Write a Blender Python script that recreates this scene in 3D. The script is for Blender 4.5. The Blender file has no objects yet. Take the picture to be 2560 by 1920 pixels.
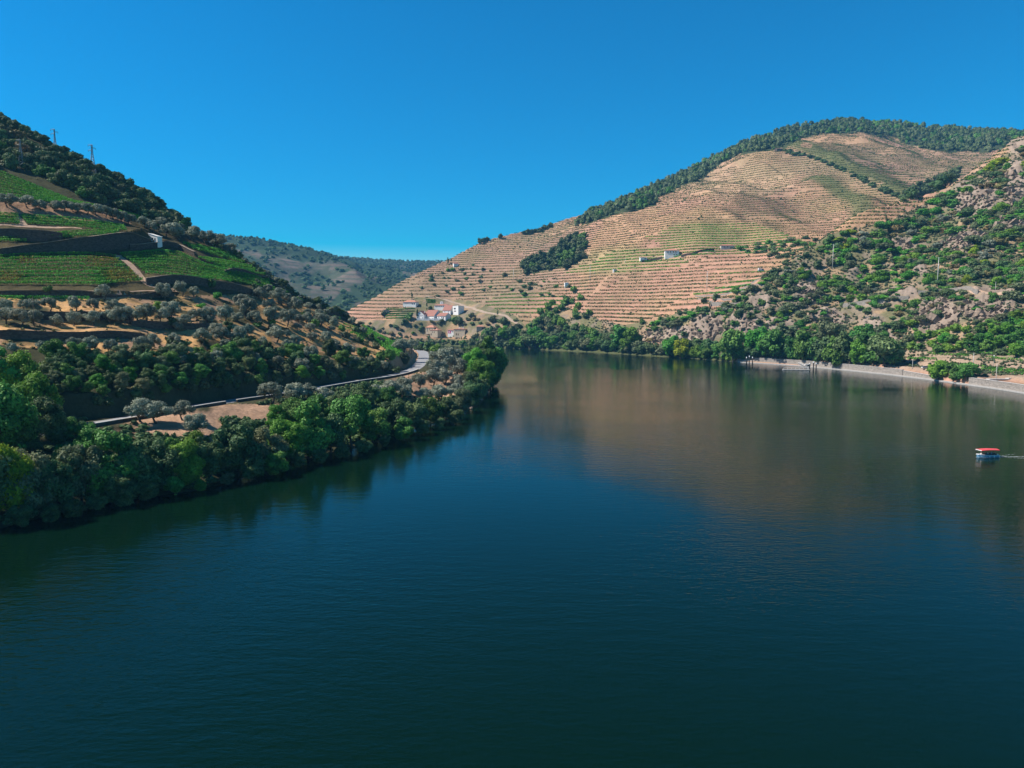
import bpy, math, random
import numpy as np
R = math.radians
# ------------------------------------------------------------------ camera, sky, sun
F = 1775.0                      # focal length in pixels of a 2560 px wide picture
H = 40.0                        # eye height above the river
PITCH = math.atan((960 - 790) / F)
SC = bpy.context.scene
COL = SC.collection
cam_d = bpy.data.cameras.new('camera'); cam = bpy.data.objects.new('camera', cam_d); COL.objects.link(cam)
cam.location = (0, 0, H); cam.rotation_euler = (math.pi / 2 - PITCH, 0, 0)
cam_d.sensor_fit = 'HORIZONTAL'; cam_d.sensor_width = 36.0; cam_d.lens = 36.0 * F / 2560.0
cam_d.clip_start = 0.5; cam_d.clip_end = 30000
SC.camera = cam
SUN_AZ = R(-1)                  # degrees beyond straight left
SUN_EL = R(45)
sdir = np.array([-math.cos(SUN_AZ) * math.cos(SUN_EL), math.sin(SUN_AZ) * math.cos(SUN_EL), math.sin(SUN_EL)])
W = bpy.data.worlds.new('World'); SC.world = W; W.use_nodes = True
nt = W.node_tree; nt.nodes.clear()
sky = nt.nodes.new('ShaderNodeTexSky'); sky.sky_type = 'NISHITA'; sky.sun_disc = False
sky.sun_elevation = SUN_EL
sky.sun_rotation = math.atan2(sdir[0], sdir[1])
sky.altitude = 200; sky.air_density = 1.0; sky.dust_density = 0.2; sky.ozone_density = 2.5
hs = nt.nodes.new('ShaderNodeHueSaturation'); hs.inputs['Hue'].default_value = 0.497; hs.inputs['Saturation'].default_value = 2.5; hs.inputs['Value'].default_value = 1.15
gm = nt.nodes.new('ShaderNodeGamma'); gm.inputs['Gamma'].default_value = 1.0
bg = nt.nodes.new('ShaderNodeBackground'); bg.inputs['Strength'].default_value = 0.088
wo = nt.nodes.new('ShaderNodeOutputWorld')
nt.links.new(sky.outputs[0], hs.inputs['Color']); nt.links.new(hs.outputs[0], gm.inputs[0])
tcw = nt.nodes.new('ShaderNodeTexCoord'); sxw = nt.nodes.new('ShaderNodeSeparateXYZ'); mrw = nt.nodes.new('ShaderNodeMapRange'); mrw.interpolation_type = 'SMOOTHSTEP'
mrw.inputs[1].default_value = 0.36; mrw.inputs[2].default_value = 0.85; mrw.inputs[3].default_value = 1.0; mrw.inputs[4].default_value = 0.22      # sky dimmed towards the unseen zenith to weaken its fill light
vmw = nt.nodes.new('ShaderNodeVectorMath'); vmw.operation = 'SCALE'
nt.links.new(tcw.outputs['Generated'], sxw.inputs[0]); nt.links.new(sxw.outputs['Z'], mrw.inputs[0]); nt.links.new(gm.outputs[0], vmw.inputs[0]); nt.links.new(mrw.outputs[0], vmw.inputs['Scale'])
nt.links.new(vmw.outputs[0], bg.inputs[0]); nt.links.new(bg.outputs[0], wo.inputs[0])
sl = bpy.data.lights.new('sun', 'SUN'); sl.energy = 5.0; sl.angle = R(0.53); sl.color = (1.0, 0.93, 0.84)
so = bpy.data.objects.new('sun', sl); COL.objects.link(so); so.location = (-300, 100, 600)
from mathutils import Vector, Matrix, Quaternion
so.rotation_euler = Vector(tuple(sdir)).to_track_quat('Z', 'Y').to_euler()
SC.view_settings.view_transform = 'Standard'; SC.view_settings.look = 'None'
SC.view_settings.exposure = 0.5; SC.view_settings.gamma = 1.0
SC.render.engine = 'CYCLES'
SC.cycles.max_bounces = 6; SC.cycles.diffuse_bounces = 2; SC.cycles.glossy_bounces = 3
SC.cycles.transmission_bounces = 3; SC.cycles.transparent_max_bounces = 4; SC.cycles.volume_bounces = 0

# ------------------------------------------------------------------ helpers
def ray(u, v):
    a = (u - 1280) / F; b = -(v - 960) / F
    yy = math.cos(PITCH) + b * math.sin(PITCH)
    return a / yy, (b * math.cos(PITCH) - math.sin(PITCH)) / yy          # x/y and (z-H)/y
def px(x, y, z):
    c = y * math.cos(PITCH) - (z - H) * math.sin(PITCH)
    return 1280 + F * x / c, 960 - F * ((z - H) * math.cos(PITCH) + y * math.sin(PITCH)) / c
def P3(u, v, D):
    s, m = ray(u, v); return np.array([s * D, D, H + m * D])
def on_plane(u, v, z):
    s, m = ray(u, v); D = (z - H) / m; return np.array([s * D, D, z])

def tag(o, label=None, cat=None, group=None, kind=None):
    if label: o['label'] = label
    if cat: o['category'] = cat
    if group: o['group'] = group
    if kind: o['kind'] = kind
    return o
def empty(name, loc=(0, 0, 0), rz=0.0):
    o = bpy.data.objects.new(name, None); COL.objects.link(o); o.location = tuple(float(c) for c in loc); o.rotation_euler = (0, 0, rz)
    o.empty_display_size = 0.5
    return o
def mesh_np(name, verts, faces, mats, smooth=False, tint=None, midx=None):
    """verts (n,3), faces (m,k) with one k, or a list of such arrays"""
    me = bpy.data.meshes.new(name)
    verts = np.asarray(verts, np.float32)
    fl = faces if isinstance(faces, list) and np.ndim(faces[0]) == 2 else [faces]
    fl = [np.asarray(f, np.int32) for f in fl if len(f)]
    nl = sum(f.size for f in fl); nf = sum(len(f) for f in fl)
    me.vertices.add(len(verts)); me.vertices.foreach_set('co', verts.ravel())
    me.loops.add(nl); me.polygons.add(nf)
    me.loops.foreach_set('vertex_index', np.concatenate([f.ravel() for f in fl]))
    tot = np.concatenate([np.full(len(f), f.shape[1], np.int32) for f in fl])
    me.polygons.foreach_set('loop_start', np.concatenate([[0], np.cumsum(tot)[:-1]]).astype(np.int32))
    me.polygons.foreach_set('use_smooth', np.full(nf, bool(smooth)))
    for m in (mats if isinstance(mats, (list, tuple)) else [mats]): me.materials.append(m)
    if midx is not None: me.polygons.foreach_set('material_index', np.asarray(midx, np.int32))
    me.update(calc_edges=True)
    if tint is not None:
        at = me.color_attributes.new('tint', 'FLOAT_COLOR', 'POINT')
        t = np.asarray(tint, np.float32)
        if t.ndim == 1: t = np.stack([t, t, t, np.ones_like(t)], 1)
        elif t.shape[1] == 3: t = np.concatenate([t, np.ones((len(t), 1), np.float32)], 1)
        at.data.foreach_set('color', t.ravel())
    return me
def link(name, me, parent=None):
    o = bpy.data.objects.new(name, me); COL.objects.link(o)
    if parent: o.parent = parent
    return o
class MB:
    """collects simple shapes into one mesh"""
    def __init__(s): s.v = []; s.f4 = []; s.f3 = []; s.n = 0
    def add(s, v, f):
        v = np.asarray(v, float); s.v.append(v)
        f = np.asarray(f, int) + s.n
        (s.f4 if f.shape[1] == 4 else s.f3).append(f); s.n += len(v)
        return s
    def box(s, c, d, rz=0.0, M=None):
        c = np.asarray(c, float); d = np.asarray(d, float) / 2
        q = np.array([[x, y, z] for x in (-1, 1) for y in (-1, 1) for z in (-1, 1)], float) * d
        if M is not None: q = q @ np.asarray(M).T
        cr, sr = math.cos(rz), math.sin(rz)
        q = np.stack([q[:, 0] * cr - q[:, 1] * sr, q[:, 0] * sr + q[:, 1] * cr, q[:, 2]], 1) + c
        return s.add(q, [[0, 1, 3, 2], [4, 6, 7, 5], [0, 4, 5, 1], [2, 3, 7, 6], [0, 2, 6, 4], [1, 5, 7, 3]])
    def tube(s, pts, rad, n=6, cap=True):
        pts = np.asarray(pts, float); k = len(pts)
        rad = np.full(k, rad, float) if np.isscalar(rad) else np.asarray(rad, float)
        V = []
        for i in range(k):
            t = pts[min(i + 1, k - 1)] - pts[max(i - 1, 0)]; t /= (np.linalg.norm(t) + 1e-9)
            a = np.cross(t, [0, 0, 1.0]) if abs(t[2]) < .9 else np.cross(t, [1.0, 0, 0]); a /= np.linalg.norm(a); b = np.cross(t, a)
            for j in range(n):
                an = 2 * math.pi * j / n; V.append(pts[i] + rad[i] * (math.cos(an) * a + math.sin(an) * b))
        f = [[i * n + j, i * n + (j + 1) % n, (i + 1) * n + (j + 1) % n, (i + 1) * n + j] for i in range(k - 1) for j in range(n)]
        base = s.n; s.add(V, f)
        if cap:
            V2 = [pts[0], pts[-1]]; s.add(V2, [[0, 0, 0]]); s.f3.pop()
            c0 = s.n - 2
            s.f3.append(np.array([[c0, base + (j + 1) % n, base + j] for j in range(n)] + [[c0 + 1, base + (k - 1) * n + j, base + (k - 1) * n + (j + 1) % n] for j in range(n)]))
        return s
    def poly_prism(s, pts2, z0, z1):
        n = len(pts2); v = [[p[0], p[1], z0] for p in pts2] + [[p[0], p[1], z1] for p in pts2]
        s.add(v, [[j, (j + 1) % n, n + (j + 1) % n, n + j] for j in range(n)])
        s.add(v, [[n, n + j, n + j + 1] for j in range(1, n - 1)] + [[0, j + 1, j] for j in range(1, n - 1)])
        return s
    def mesh(s, name, mat, smooth=False):
        v = np.concatenate(s.v); fl = []
        if s.f4: fl.append(np.concatenate(s.f4))
        if s.f3: fl.append(np.concatenate(s.f3))
        return mesh_np(name, v, fl, mat, smooth)
    def build(s, name, mat, parent=None, smooth=False):
        return link(name, s.mesh(name, mat, smooth), parent)

# ------------------------------------------------------------------ noise
def _h(ix, iy, seed):
    n = (ix.astype(np.int64) * 374761393 + iy.astype(np.int64) * 668265263 + seed * 1442695041) & 0xffffffff
    n = ((n ^ (n >> 13)) * 1274126177) & 0xffffffff
    n = n ^ (n >> 16)
    return (n & 0xffff) / 65535.0
def vn(x, y, seed=0):
    x = np.asarray(x, float); y = np.asarray(y, float)
    ix = np.floor(x).astype(np.int64); iy = np.floor(y).astype(np.int64); fx = x - ix; fy = y - iy
    fx = fx * fx * (3 - 2 * fx); fy = fy * fy * (3 - 2 * fy)
    a = _h(ix, iy, seed); b = _h(ix + 1, iy, seed); c = _h(ix, iy + 1, seed); d = _h(ix + 1, iy + 1, seed)
    return (a * (1 - fx) + b * fx) * (1 - fy) + (c * (1 - fx) + d * fx) * fy
def fbm(x, y, sc, seed=0, octv=4):
    r = 0; a = 1.0; t = 0
    for i in range(octv):
        r = r + a * vn(x / sc * 2 ** i + 17.3 * i, y / sc * 2 ** i + 9.1 * i, seed + i); t += a; a *= 0.5
    return r / t
def ss(a, b, x):
    t = np.clip((x - a) / (b - a), 0, 1); return t * t * (3 - 2 * t)
def inpoly(U, V, poly):
    U = np.asarray(U, float); V = np.asarray(V, float); r = np.zeros(U.shape, bool); n = len(poly)
    for i in range(n):
        x1, y1 = poly[i]; x2, y2 = poly[(i + 1) % n]
        if y1 == y2: continue
        c = ((y1 > V) != (y2 > V)) & (U < (x2 - x1) * (V - y1) / (y2 - y1) + x1)
        r ^= c
    return r
def blob(U, V, cx, cy, rx, ry, soft=0.35):
    d = np.sqrt(((U - cx) / rx) ** 2 + ((V - cy) / ry) ** 2)
    return 1 - ss(1 - soft, 1 + soft, d + 0.5 * (fbm(U, V, 14, 71, 3) - 0.5))

# ------------------------------------------------------------------ materials
def nmat(name):
    m = bpy.data.materials.new(name); m.use_nodes = True
    n = m.node_tree; n.nodes.clear()
    o = n.nodes.new('ShaderNodeOutputMaterial'); b = n.nodes.new('ShaderNodeBsdfPrincipled')
    n.links.new(b.outputs[0], o.inputs[0]); b.inputs['Specular IOR Level'].default_value = 0.2
    return m, n, b, o
def mat(name, col, rough=0.8, noise=0.12, scale=1.5, metal=0.0, col2=None, bump=0.0):
    m, n, b, o = nmat(name)
    tc = n.nodes.new('ShaderNodeTexCoord'); nz = n.nodes.new('ShaderNodeTexNoise'); nz.inputs['Scale'].default_value = scale
    nz.inputs['Detail'].default_value = 5; nz.inputs['Roughness'].default_value = 0.65
    n.links.new(tc.outputs['Object'], nz.inputs['Vector'])
    mx = n.nodes.new('ShaderNodeMix'); mx.data_type = 'RGBA'
    c1 = [max(0, c * (1 - noise)) for c in col]; c2 = [min(1, c * (1 + noise)) for c in (col2 or col)]
    mx.inputs[6].default_value = (*c1, 1); mx.inputs[7].default_value = (*c2, 1)
    mr = n.nodes.new('ShaderNodeMapRange'); mr.inputs[1].default_value = 0.3; mr.inputs[2].default_value = 0.7
    n.links.new(nz.outputs[0], mr.inputs[0]); n.links.new(mr.outputs[0], mx.inputs[0])
    n.links.new(mx.outputs[2], b.inputs['Base Color'])
    b.inputs['Roughness'].default_value = rough; b.inputs['Metallic'].default_value = metal
    if bump:
        bp = n.nodes.new('ShaderNodeBump'); bp.inputs['Strength'].default_value = bump; bp.inputs['Distance'].default_value = 0.1
        n.links.new(nz.outputs[0], bp.inputs['Height']); n.links.new(bp.outputs[0], b.inputs['Normal'])
    return m
def leafmat(name, c1, c2, trans=0.25, var=0.25, hvar=0.03):
    """leaf colour: two tints mixed per leaf clump, shifted a little for each tree"""
    m, n, b, o = nmat(name)
    at = n.nodes.new('ShaderNodeAttribute'); at.attribute_name = 'tint'
    mx = n.nodes.new('ShaderNodeMix'); mx.data_type = 'RGBA'
    mx.inputs[6].default_value = (*c1, 1); mx.inputs[7].default_value = (*c2, 1)
    n.links.new(at.outputs['Fac'], mx.inputs[0])
    oi = n.nodes.new('ShaderNodeObjectInfo'); hv = n.nodes.new('ShaderNodeHueSaturation')
    mr = n.nodes.new('ShaderNodeMapRange'); mr.inputs[3].default_value = 1 - var; mr.inputs[4].default_value = 1 + var
    n.links.new(oi.outputs['Random'], mr.inputs[0]); n.links.new(mr.outputs[0], hv.inputs['Value'])
    m2 = n.nodes.new('ShaderNodeMath'); m2.operation = 'MULTIPLY'; m2.inputs[1].default_value = 7.31
    m3 = n.nodes.new('ShaderNodeMath'); m3.operation = 'FRACT'; mr2 = n.nodes.new('ShaderNodeMapRange')
    mr2.inputs[3].default_value = 0.5 - hvar; mr2.inputs[4].default_value = 0.5 + hvar
    n.links.new(oi.outputs['Random'], m2.inputs[0]); n.links.new(m2.outputs[0], m3.inputs[0]); n.links.new(m3.outputs[0], mr2.inputs[0])
    n.links.new(mr2.outputs[0], hv.inputs['Hue']); n.links.new(mx.outputs[2], hv.inputs['Color'])
    n.links.new(hv.outputs[0], b.inputs['Base Color']); b.inputs['Roughness'].default_value = 0.6
    tr = n.nodes.new('ShaderNodeBsdfTranslucent'); n.links.new(hv.outputs[0], tr.inputs[0])
    ms = n.nodes.new('ShaderNodeMixShader'); ms.inputs[0].default_value = trans
    n.links.new(b.outputs[0], ms.inputs[1]); n.links.new(tr.outputs[0], ms.inputs[2]); n.links.new(ms.outputs[0], o.inputs[0])
    return m
def landmat(name, sc1=0.12, sc2=0.9, bumpd=0.5, amp=0.35):
    """land cover colours are stored per vertex; broken up here with noise"""
    m, n, b, o = nmat(name)
    at = n.nodes.new('ShaderNodeAttribute'); at.attribute_name = 'tint'
    ge = n.nodes.new('ShaderNodeNewGeometry')
    def nz(s, d=6):
        q = n.nodes.new('ShaderNodeTexNoise'); q.inputs['Scale'].default_value = s; q.inputs['Detail'].default_value = d
        q.inputs['Roughness'].default_value = 0.7; n.links.new(ge.outputs['Position'], q.inputs['Vector']); return q
    a, c = nz(sc1), nz(sc2)
    ad = n.nodes.new('ShaderNodeMath'); ad.operation = 'ADD'; n.links.new(a.outputs[0], ad.inputs[0]); n.links.new(c.outputs[0], ad.inputs[1])
    mr = n.nodes.new('ShaderNodeMapRange'); mr.inputs[1].default_value = 0.7; mr.inputs[2].default_value = 1.3
    mr.inputs[3].default_value = 1 - amp; mr.inputs[4].default_value = 1 + amp
    n.links.new(ad.outputs[0], mr.inputs[0])
    vm = n.nodes.new('ShaderNodeVectorMath'); vm.operation = 'SCALE'
    n.links.new(at.outputs['Color'], vm.inputs[0]); n.links.new(mr.outputs[0], vm.inputs['Scale'])
    n.links.new(vm.outputs[0], b.inputs['Base Color']); b.inputs['Roughness'].default_value = 0.95
    b.inputs['Specular IOR Level'].default_value = 0.05
    bp = n.nodes.new('ShaderNodeBump'); bp.inputs['Strength'].default_value = 0.7; bp.inputs['Distance'].default_value = bumpd
    n.links.new(c.outputs[0], bp.inputs['Height']); n.links.new(bp.outputs[0], b.inputs['Normal'])
    return m
def stonemat(name, c1, c2, scale=0.8):
    m, n, b, o = nmat(name)
    tc = n.nodes.new('ShaderNodeTexCoord'); vo = n.nodes.new('ShaderNodeTexVoronoi'); vo.inputs['Scale'].default_value = scale
    mp = n.nodes.new('ShaderNodeMapping'); mp.inputs['Scale'].default_value = (1, 1, 1.8)
    n.links.new(tc.outputs['Object'], mp.inputs[0]); n.links.new(mp.outputs[0], vo.inputs['Vector'])
    mx = n.nodes.new('ShaderNodeMix'); mx.data_type = 'RGBA'; mx.inputs[6].default_value = (*c1, 1); mx.inputs[7].default_value = (*c2, 1)
    n.links.new(vo.outputs['Color'], mx.inputs[0]); n.links.new(mx.outputs[2], b.inputs['Base Color']); b.inputs['Roughness'].default_value = 0.95
    bp = n.nodes.new('ShaderNodeBump'); bp.inputs['Distance'].default_value = 0.12; bp.inputs['Strength'].default_value = 0.8
    n.links.new(vo.outputs['Distance'], bp.inputs['Height']); n.links.new(bp.outputs[0], b.inputs['Normal'])
    return m

M = {}
M['land_left'] = landmat('hillside_soil', 0.15, 1.1, 0.5, 0.35)
M['land_right'] = landmat('terraced_soil', 0.06, 0.55, 0.8, 0.32)
M['land_far'] = landmat('far_hill_soil', 0.02, 0.15, 2.0, 0.35)
M['olive'] = leafmat('olive_leaves', (0.13, 0.155, 0.105), (0.38, 0.41, 0.31), 0.2, 0.22, 0.02)
M['green'] = leafmat('green_leaves', (0.03, 0.09, 0.022), (0.17, 0.37, 0.07), 0.16, 0.3, 0.025)
M['dark'] = leafmat('dark_leaves', (0.03, 0.065, 0.026), (0.17, 0.26, 0.095), 0.12, 0.3, 0.03)
M['bright'] = leafmat('bright_leaves', (0.07, 0.19, 0.03), (0.20, 0.42, 0.055), 0.3, 0.25, 0.03)
M['yellow'] = leafmat('yellow_green_leaves', (0.15, 0.27, 0.02), (0.45, 0.52, 0.04), 0.3, 0.2, 0.02)
M['grey'] = leafmat('grey_green_leaves', (0.085, 0.115, 0.055), (0.23, 0.26, 0.13), 0.2, 0.25, 0.03)
M['brown'] = leafmat('brownish_leaves', (0.13, 0.12, 0.05), (0.30, 0.24, 0.10), 0.15, 0.25, 0.03)
M['vine'] = leafmat('vine_leaves', (0.05, 0.20, 0.03), (0.17, 0.50, 0.06), 0.3, 0.15, 0.015)
M['vine_y'] = leafmat('yellowing_vine_leaves', (0.16, 0.17, 0.02), (0.42, 0.30, 0.06), 0.3, 0.15, 0.015)
M['vine_far'] = leafmat('terrace_vine_leaves', (0.05, 0.09, 0.03), (0.13, 0.20, 0.05), 0.15, 0.2, 0.02)
M['bark'] = mat('bark', (0.10, 0.08, 0.06), 0.95, 0.3, 4)
M['wall_dark'] = stonemat('dry_stone', (0.045, 0.038, 0.032), (0.13, 0.105, 0.085), 1.4)
M['quay_stone'] = stonemat('quay_stone', (0.20, 0.175, 0.155), (0.36, 0.32, 0.28), 0.9)
M['cap'] = mat('pale_coping', (0.55, 0.52, 0.48), 0.9, 0.15, 1)
M['asphalt'] = mat('pale_asphalt', (0.30, 0.30, 0.31), 0.9, 0.12, 0.4)
M['earth'] = mat('bare_earth_path', (0.44, 0.30, 0.21), 0.95, 0.2, 0.5)
M['earth_pale'] = mat('dusty_track', (0.38, 0.29, 0.22), 0.95, 0.2, 0.3)
M['concrete'] = mat('concrete', (0.50, 0.47, 0.44), 0.9, 0.15, 0.6)
M['white'] = mat('white_render', (0.86, 0.85, 0.83), 0.85, 0.05, 0.3)
M['cream'] = mat('stone_masonry', (0.55, 0.44, 0.32), 0.95, 0.15, 0.8)
M['tile'] = mat('terracotta_tiles', (0.37, 0.175, 0.135), 0.85, 0.2, 1.0)
M['tile_o'] = mat('orange_tiles', (0.52, 0.25, 0.17), 0.85, 0.15, 1.0)
M['glass'] = mat('window_glass', (0.05, 0.06, 0.08), 0.15, 0.1, 1)
M['metal'] = mat('galvanised_steel', (0.30, 0.31, 0.32), 0.6, 0.1, 3, 0.3)
M['pole'] = mat('grey_concrete_pole', (0.62, 0.60, 0.56), 0.9, 0.1, 2)
M['wood'] = mat('weathered_wood', (0.16, 0.12, 0.09), 0.9, 0.2, 3)
M['black'] = mat('black_rubber', (0.02, 0.02, 0.02), 0.7, 0.1, 3)
M['pink'] = mat('magenta_panel', (0.55, 0.03, 0.17), 0.6, 0.05, 1)
M['redc'] = mat('red_canvas', (0.72, 0.09, 0.10), 0.7, 0.06, 1)
M['blue'] = mat('blue_hull_paint', (0.22, 0.45, 0.62), 0.35, 0.08, 2)
M['skin'] = mat('skin', (0.5, 0.32, 0.23), 0.6, 0.05, 4)
M['cloth_w'] = mat('white_clothing', (0.75, 0.74, 0.72), 0.8, 0.05, 4)
M['cloth_d'] = mat('dark_clothing', (0.04, 0.045, 0.07), 0.8, 0.1, 4)
M['foam'] = mat('foam', (0.7, 0.75, 0.78), 0.6, 0.2, 2)
M['rock'] = mat('grey_rock', (0.115, 0.09, 0.07), 0.95, 0.25, 0.6, col2=(0.30, 0.225, 0.17), bump=1.0)

# ------------------------------------------------------------------ terrain
class Land:
    """height field over (x/y, y): each feature line runs across the view as (u, v, distance)"""
    def __init__(L, lines, s_grid, rows, smooth=0):
        ks = []
        for ln in lines:
            a = []
            for (u, v, D) in ln:
                s, m = ray(u, v); a.append((s, D, H + m * D))
            a = np.array(sorted(a)); ks.append(a)
        ns = len(s_grid); L.s = s_grid
        LD = np.array([np.interp(s_grid, a[:, 0], a[:, 1]) for a in ks]); LZ = np.array([np.interp(s_grid, a[:, 0], a[:, 2]) for a in ks])
        if smooth:
            k = np.exp(-np.linspace(-2, 2, 2 * smooth + 1) ** 2); k /= k.sum()
            f = lambda r: np.convolve(np.pad(r, smooth, mode='edge'), k, mode='valid')
            LD = np.array([f(r) for r in LD]); LZ = np.array([f(r) for r in LZ])
        L.LD, L.LZ = LD, LZ
        D = []; Z = []
        for i in range(len(lines) - 1):
            t = np.arange(rows[i]) / rows[i]
            D.append(LD[i][None] * (1 - t[:, None]) + LD[i + 1][None] * t[:, None]); Z.append(LZ[i][None] * (1 - t[:, None]) + LZ[i + 1][None] * t[:, None])
        D.append(LD[-1:]); Z.append(LZ[-1:])
        L.D = np.concatenate(D); L.Z = np.concatenate(Z)
        L.seg = np.cumsum([0] + list(rows))
    def soften(L, r0, r1, n):
        for _ in range(n):
            Z = L.Z; Z2 = Z.copy(); Z2[r0 + 1:r1 - 1] = (Z[r0:r1 - 2] + 2 * Z[r0 + 1:r1 - 1] + Z[r0 + 2:r1]) / 4; L.Z = Z2
    def xy(L): return L.s[None] * L.D, L.D
    def refresh(L):
        X, Y = L.xy(); L.U, L.V = px(X, Y, L.Z)
        L.m = (L.Z - H) / L.D
        L.mmax = np.maximum.accumulate(L.m, axis=0)
    def hit(L, u, v, lift=0.0):
        s, m = ray(u, v)
        c = float(np.interp(s, L.s, np.arange(len(L.s)))); ci = int(round(c))
        col = L.mmax[:, ci]
        r = int(np.searchsorted(col, m))
        if r <= 0: r = 1
        if r >= len(col): r = int(np.argmax(col)); return np.array([s * L.D[r, ci], L.D[r, ci], L.Z[r, ci]])
        a, b = col[r - 1], col[r]; t = (m - a) / (b - a + 1e-12); t = min(max(t, 0), 1)
        D = L.D[r - 1, ci] * (1 - t) + L.D[r, ci] * t; z = L.Z[r - 1, ci] * (1 - t) + L.Z[r, ci] * t
        return np.array([s * D, D, z + lift])
    def zat(L, x, y):
        s = x / y; ci = int(round(float(np.interp(s, L.s, np.arange(len(L.s))))))
        return float(np.interp(y, L.D[:, ci], L.Z[:, ci]))
    def step(L, pts, h, Lf):
        """a bench: land beyond the pixel polyline is raised by h, fading over Lf metres; returns the foot of the wall"""
        foot = np.array([L.hit(u, v) for (u, v) in pts])
        sf = foot[:, 0] / foot[:, 1]; lo, hi = sf.min(), sf.max()
        Dw = np.interp(L.s, sf, foot[:, 1]); inside = (L.s >= lo) & (L.s <= hi)
        edge = np.clip(np.minimum(L.s - lo, hi - L.s) / 0.012, 0, 1)
        d = L.D - Dw[None]
        f = np.where(d > 0.25, np.clip(1 - (d - 0.25) / Lf, 0, 1), 0) * inside[None] * (0.35 + 0.65 * edge[None])
        hh = np.interp(L.s, sf, np.broadcast_to(h, sf.shape))[None]
        L.Z = L.Z + hh * f; L.refresh()
        return foot
    def flatten(L, P, half, fall):
        P = np.asarray(P); X, Y = L.xy()
        best = np.full(X.shape, 1e9); zz = np.zeros(X.shape)
        for a, b in zip(P[:-1], P[1:]):
            d = b[:2] - a[:2]; l2 = d @ d
            t = np.clip(((X - a[0]) * d[0] + (Y - a[1]) * d[1]) / l2, 0, 1)
            q = np.hypot(X - a[0] - t * d[0], Y - a[1] - t * d[1]); z = a[2] + t * (b[2] - a[2])
            k = q < best; best = np.where(k, q, best); zz = np.where(k, z, zz)
        w = 1 - ss(half, half + fall, best)
        L.Z = L.Z * (1 - w) + zz * w; L.refresh(); return best
    def mesh(L, name, mat_, col):
        X, Y = L.xy(); nr, nc = X.shape
        idx = np.arange(nr * nc).reshape(nr, nc)
        f = np.stack([idx[:-1, :-1], idx[:-1, 1:], idx[1:, 1:], idx[1:, :-1]], -1).reshape(-1, 4)
        return mesh_np(name, np.stack([X, Y, L.Z], -1).reshape(-1, 3), f, mat_, True, col.reshape(-1, 3))

def cols(tab, n):
    """tab: {u: [(v, D), ...]} -> n feature lines"""
    return [[(u, r[i][0], r[i][1]) for u, r in tab.items()] for i in range(n)]
def shD(v): return H * F / (v - 790.0) * 1.0

# ---- left hill
LT = {
 -520: [(1420, 113), (1290, 124), (1150, 143), (1125, 152), (1020, 158), (850, 195), (690, 240), (560, 280), (440, 310), (330, 350), (30, 460)],
 0:   [(1322, 134), (1210, 145), (1112, 166), (1092, 178), (1000, 182), (872, 215), (715, 275), (625, 310), (500, 350), (430, 385), (305, 455)],
 231: [(1264, 150), (1160, 162), (1066, 183), (1050, 196), (985, 200), (884, 228), (728, 290), (620, 335), (530, 370), (475, 400), (412, 450)],
 497: [(1226, 163), (1135, 176), (1024, 209), (1010, 224), (958, 228), (890, 250), (738, 330), (645, 375), (622, 400), (606, 425), (588, 455)],
 602: [(1196, 175), (1118, 192), (1008, 229), (994, 246), (945, 250), (895, 270), (757, 350), (705, 385), (675, 410), (662, 425), (648, 440)],
 752: [(1152, 196), (1085, 214), (986, 258), (972, 278), (932, 284), (890, 310), (805, 370), (778, 395), (765, 410), (759, 420), (752, 430)],
 885: [(1116, 218), (1065, 235), (962, 294), (950, 316), (922, 322), (892, 345), (852, 390), (832, 410), (818, 425), (810, 440), (804, 450)],
 1000: [(1082, 243), (1030, 272), (944, 330), (930, 360), (908, 366), (896, 380), (880, 420), (872, 440), (866, 460), (864, 480), (862, 500)],
 1060: [(1066, 257), (1020, 300), (935, 350), (912, 420), (905, 440), (895, 480), (889, 505), (885, 525), (882, 545), (880, 565), (878, 590)],
 1130: [(1046, 277), (990, 318), (945, 370), (932, 390), (920, 410), (912, 430), (905, 450), (900, 470), (896, 490), (893, 505), (891, 520)],
 1190: [(1012, 320), (978, 335), (955, 360), (947, 375), (940, 388), (932, 405), (926, 420), (920, 435), (915, 450), (911, 465), (907, 480)],
 1232: [(958, 422), (948, 424), (944, 430), (940, 436), (936, 442), (934, 446), (932, 450), (930, 455), (929, 460), (929, 462), (929, 464)],
}
LT2 = {}
for u, r in LT.items():
    r = list(r); D1 = r[0][1]
    s, m = ray(u, r[0][0]); zz = 0.0; D1 = (zz - H) / m
    under = ((H + 4) * -F * 0 + 0)
    m0 = (-4 - H) / (D1 - 14); v0 = 960 - F * math.tan(math.atan(m0) + PITCH)
    r[0] = (r[0][0], D1); q = [(v0, D1 - 14)] + r
    Dr = r[-1][1]; sr, mr_ = ray(u, r[-1][0]); zr = H + mr_ * Dr
    for dD, dz in ((60, -18), (260, -95)):
        z = max(-5.0, zr + dz); z = min(z, zr - 1); mm = (z - H) / (Dr + dD); q.append((960 - F * math.tan(math.atan(mm) + PITCH), Dr + dD))
    LT2[u] = q
def deep(u, D): return (960 - F * math.tan(math.atan((-5 - H) / D) + PITCH), D)
for u in (1252, 1300):
    LT2[u] = [deep(u, 400 + i * 12) for i in range(14)]
rowsL = [8, 30, 45, 10, 30, 60, 90, 70, 60, 50, 70, 16, 8]
sL = np.linspace(ray(-520, 900)[0], ray(1290, 900)[0], 620)
LL = Land(cols(LT2, 14), sL, rowsL, 8)
LL.soften(25, len(LL.D) - 2, 6)
X, Y = LL.xy()
n1 = fbm(X, Y, 28, 5, 5) - 0.5
amp = ss(2, 14, LL.Z) * 3.2
LL.Z = LL.Z + n1 * amp + (fbm(X, Y, 5, 9, 3) - 0.5) * 0.9 * ss(1, 6, LL.Z)
LL.refresh()
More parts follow.
